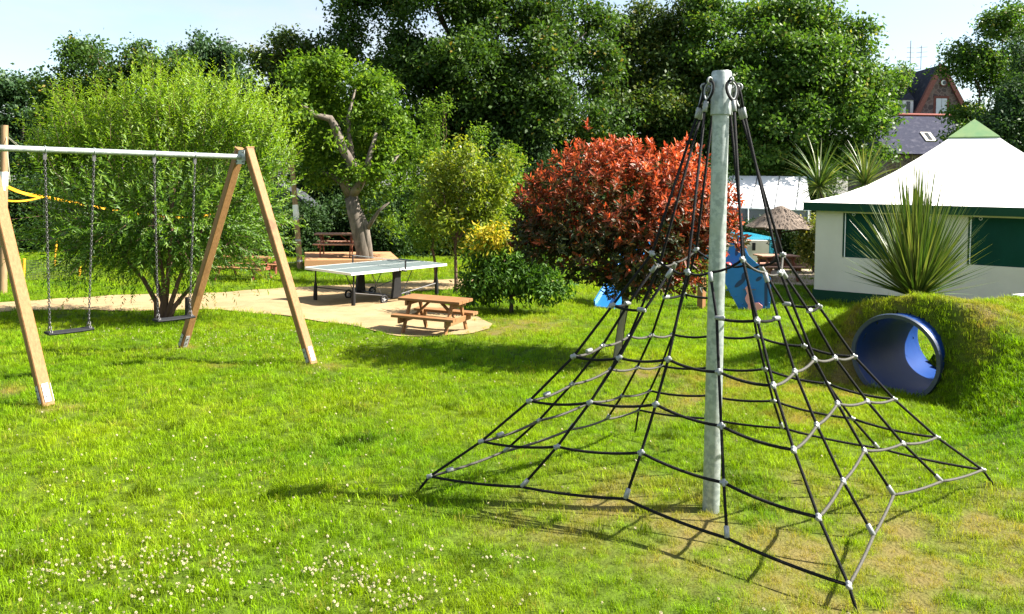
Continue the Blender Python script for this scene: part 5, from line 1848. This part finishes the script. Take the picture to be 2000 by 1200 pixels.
HYD = 24.5
hb2 = on_ground(1519, HYD)
sh = empty('thatched_shelter', hb2, 'round thatched parasol shelter on a dark post beside the pool', 'shelter')
MB().tube([hb2 - Vector((0, 0, .05)), Vector((hb2.x, HYD, at(1519, 425, HYD).z))], [.10, .09], 10).build('post', M['darkwood'], sh, smooth='auto')
for k_, (rt, rb, zt, zb) in enumerate(((.04, .62, at(1525, 402, HYD).z, at(1525, 425, HYD).z), (.50, 1.06, at(1525, 419, HYD).z, at(1525, 444, HYD).z))):
    mb = MB()
    n = 40
    vs = []
    cxx = at(1525, 430, HYD).x
    for rr_, z_ in ((rt, zt), ((rt + rb) / 2, (zt + zb) / 2 - .02), (rb, zb)):
        for i in range(n):
            a = 2 * math.pi * i / n
            j_ = random.uniform(-.035, .035) if rr_ == rb else 0
            vs.append(Vector((cxx + (rr_ + j_) * math.cos(a), HYD + (rr_ + j_) * math.sin(a), z_ + j_ * .8)))
    for i in range(n):
        a = 2 * math.pi * i / n
        vs.append(Vector((cxx + (rb - .12) * math.cos(a), HYD + (rb - .12) * math.sin(a), zb - .03)))
    fs = [(r_i * n + i, r_i * n + (i + 1) % n, (r_i + 1) * n + (i + 1) % n, (r_i + 1) * n + i) for r_i in range(3) for i in range(n)]
    tier = mb.add(vs, fs).build('thatch_tier', M['thatch'], sh)
    fr_ = MB()
    for i in range(420):
        a = random.uniform(0, 2 * math.pi)
        q0, q1 = (random.uniform(.1, .9), random.uniform(.12, .25))
        ra_, rb_ = rt + (rb - rt) * q0, rt + (rb - rt) * min(1.1, q0 + q1)
        z0_, z1_ = zt + (zb - zt) * q0 + .03, zt + (zb - zt) * min(1.14, q0 + q1) + random.uniform(-.01, .045)
        o_ = Vector((-math.sin(a), math.cos(a), 0)) * .012
        p_ = Vector((cxx + ra_ * math.cos(a), HYD + ra_ * math.sin(a), z0_))
        q_ = Vector((cxx + rb_ * math.cos(a), HYD + rb_ * math.sin(a), z1_))
        fr_.add([p_ - o_, p_ + o_, q_ + o_, q_ - o_], [(0, 1, 2, 3)])
    fr_.build('straw', M['thatch'], tier, fix=False)['kind'] = 'stuff'
for k_ in range(6):
    a = 2 * math.pi * k_ / 6
    MB().tube([(hb2.x, HYD, at(1519, 440, HYD).z - .25), (cxx + .85 * math.cos(a), HYD + .85 * math.sin(a), at(1525, 444, HYD).z - .02)], .025, 6).build('rafter', M['darkwood'], sh)
pt_ = at(1545, 545, 20.8)
picnic('picnic_table', 'dark red picnic table on the paving under the thatched shelter', pt_.x, 22.0, gz(pt_.x, 22) + .045, R(8), 1.15, .6, .70, .62, .42, M['redtop'], M['redwood'])
tl_ = empty('timber_edging', on_ground(1570, 25.0), 'low dark timber edging wall left of the tent corner', 'edging')
for k_ in range(3):
    a, b = at(1480, 510, 25.0), at(1640, 510, 25.0)
    z_ = gz(a.x, 25) + .08 + .155 * k_
    MB().abox(a.x + .02 * k_, b.x, 25.0, 25.12, z_ - .075, z_ + .075).build('sleeper', M['darkwood'], tl_)

lp = on_ground(1597, 30)
lm = empty('globe_lamp', lp, 'white globe lamp on a thin post behind the palm heads', 'lamp')
lt = at(1597, 332, 30)
MB().tube([lp - Vector((0, 0, .05)), Vector((lp.x, 30, lt.z - .15))], .035, 8).build('post', M['black'], lm, smooth='auto')
MB().sphere(Vector((lp.x, 30, lt.z)), .17, .17, .17, 18, 12).build('globe', M['globe'], lm, smooth=True)

# ------------------------------------------------------------------ stone house far behind
HY = 60.0


def hp(px, py, dy=0.0):
    p = at(px, py, HY)
    q = Vector((p.x, HY + dy, p.z))
    return q


hgz = -.9
house = empty('stone_house', Vector((hp(1830, 0).x, HY + 4, hgz)), 'old stone house with brick edged gable and slate roofs', 'house')
gl, gr, ga = hp(1788, 226), hp(1888, 222), hp(1838, 128)
# gable wall (front), from ground to peak
MB().prism([Vector((gl.x - .6, HY, hgz)), Vector((gr.x + .6, HY, hgz)), Vector((gr.x + .3, HY, gr.z - 1.2)), ga, Vector((gl.x - .3, HY, gl.z - 1.2))], Vector((0, .4, 0))).build('gable_wall', M['stone'], house)
for (p, q) in ((gl, ga), (gr, ga)):
    pp = p + (p - q).normalized() * .8
    MB().beam(pp + Vector((0, -.04, 0)), q + Vector((0, -.04, .05)), .30, .34, side=(0, 1, 0)).build('gable_verge', M['brick'], house)
wq0, wq1 = hp(1827, 226), hp(1849, 193)
fr = MB().abox(wq0.x - .18, wq1.x + .18, HY - .03, HY - .004, wq0.z - .1, wq1.z + .2).build('window_surround', M['brick'], house)
xm = (wq0.x + wq1.x) / 2
for a, b in ((wq0.x, xm - .015), (xm + .015, wq1.x)):
    s_ = MB().abox(a, b, HY - .06, HY - .034, wq0.z, wq1.z).build('shutter', M['shutter'], fr)
oc = hp(1842, 162)
MB().tube([oc + Vector((0, -.07, 0)), oc + Vector((0, -.005, 0))], .30, 18).build('round_surround', M['brick'], house, smooth='auto')
ow = MB().tube([oc + Vector((0, -.09, 0)), oc + Vector((0, -.075, 0))], .20, 18).build('round_window', M['white'], house, smooth='auto')
MB().tube([oc + Vector((.06, -.11, 0)), oc + Vector((.06, -.095, 0))], .15, 16).build('pane', M['glass'], ow, smooth='auto')
# main roof running left behind the gable
rz0, rz1 = hp(1700, 152).z, hp(1760, 226).z
MB().prism([Vector((hp(1690, 0).x, HY + 5, rz0)), Vector((hp(1690, 0).x, HY + .8, rz1)), Vector((hp(1690, 0).x, HY + 9, rz1))], Vector((hp(1838, 0).x - hp(1690, 0).x, 0, 0))).build('main_roof', M['slate'], house)
MB().tube([Vector((hp(1690, 0).x, HY + 5, rz0 + .04)), Vector((hp(1832, 0).x, HY + 5, rz0 + .04))], .12, 6).build('ridge_tiles', M['ridge'], house)
MB().prism([Vector((gl.x - .3, HY + .4, gl.z - 1.2)), Vector((gr.x + .3, HY + .4, gr.z - 1.2)), ga + Vector((0, .4, .05))], Vector((0, 6, 0))).build('gable_roof', M['slate'], house)
# dormer
d0_, d1_ = hp(1767, 226), hp(1788, 195)
dm = MB().abox(d0_.x, d1_.x, HY + .3, HY + 2.5, d0_.z - .2, d1_.z).build('dormer', M['white'], house)
MB().abox(d0_.x + .25, d1_.x - .25, HY + .27, HY + .296, d0_.z, d1_.z - .12).build('pane', M['glass'], dm)
MB().prism([Vector((d0_.x - .1, HY + .2, d1_.z)), Vector((d1_.x + .1, HY + .2, d1_.z)), Vector(((d0_.x + d1_.x) / 2, HY + .2, d1_.z + .55))], Vector((0, 2.5, 0))).build('dormer_roof', M['slate'], dm)
# lower wing in front with big slate roof
LYN = HY - 7
ez = at(1740, 300, LYN)
rzz = at(1800, 226, HY - 3)
lx0, lx1 = at(1690, 0, HY - 3).x, at(1905, 0, HY - 3).x
lr = MB().prism([Vector((lx0, HY - 3, rzz.z)), Vector((lx0, LYN, ez.z)), Vector((lx0, HY - .2, ez.z))], Vector((lx1 - lx0, 0, 0))).build('wing_roof', M['slate'], house)
MB().tube([Vector((lx0, HY - 3, rzz.z + .05)), Vector((lx1, HY - 3, rzz.z + .05))], .12, 6).build('ridge_tiles', M['ridge'], house)
MB().abox(lx0 + .2, lx1 - .2, LYN + .3, HY - .5, hgz, ez.z - .05).build('wing_wall', M['stone'], house)
skl = at(1812, 274, LYN + 1.7)
sl_dir = Vector((0, HY - 3 - LYN, rzz.z - ez.z)).normalized()
sl_n = Vector((0, -sl_dir.z, sl_dir.y))
tq = .42
rc = Vector((skl.x, LYN + (HY - 3 - LYN) * tq, ez.z + (rzz.z - ez.z) * tq)) + sl_n * .04
sl_ = MB().box(rc, Vector((1, 0, 0)), sl_dir, sl_n, .36, .55, .04).build('skylight', M['pool_wall'], lr)
MB().box(rc + sl_n * .05, Vector((1, 0, 0)), sl_dir, sl_n, .13, .46, .012).build('pane', M['greyroof'], sl_)
# chimney and aerial
ch = hp(1838, 135)
MB().abox(ch.x - .35, ch.x + .35, HY + 4.6, HY + 5.3, ch.z - .8, ch.z + .55).build('chimney', M['brick'], house)
mb = MB()
mt0 = Vector((ch.x + .1, HY + 4.9, ch.z + .5))
mb.tube([mt0, mt0 + Vector((0, 0, 2.6))], .03, 5)
mb.tube([mt0 + Vector((.9, 0, .2)), mt0 + Vector((.9, 0, 2.2))], .025, 5)
for z_ in (1.2, 1.6, 2.0):
    mb.tube([mt0 + Vector((.5, 0, z_)), mt0 + Vector((1.4, 0, z_ + .1))], .018, 4)
    mb.tube([mt0 + Vector((-.3, 0, z_)), mt0 + Vector((.3, 0, z_))], .015, 4)
mb.tube([mt0 + Vector((0, 0, .1)), mt0 + Vector((.9, 0, .25))], .025, 5)
mb.build('aerial', M['seam'], house)
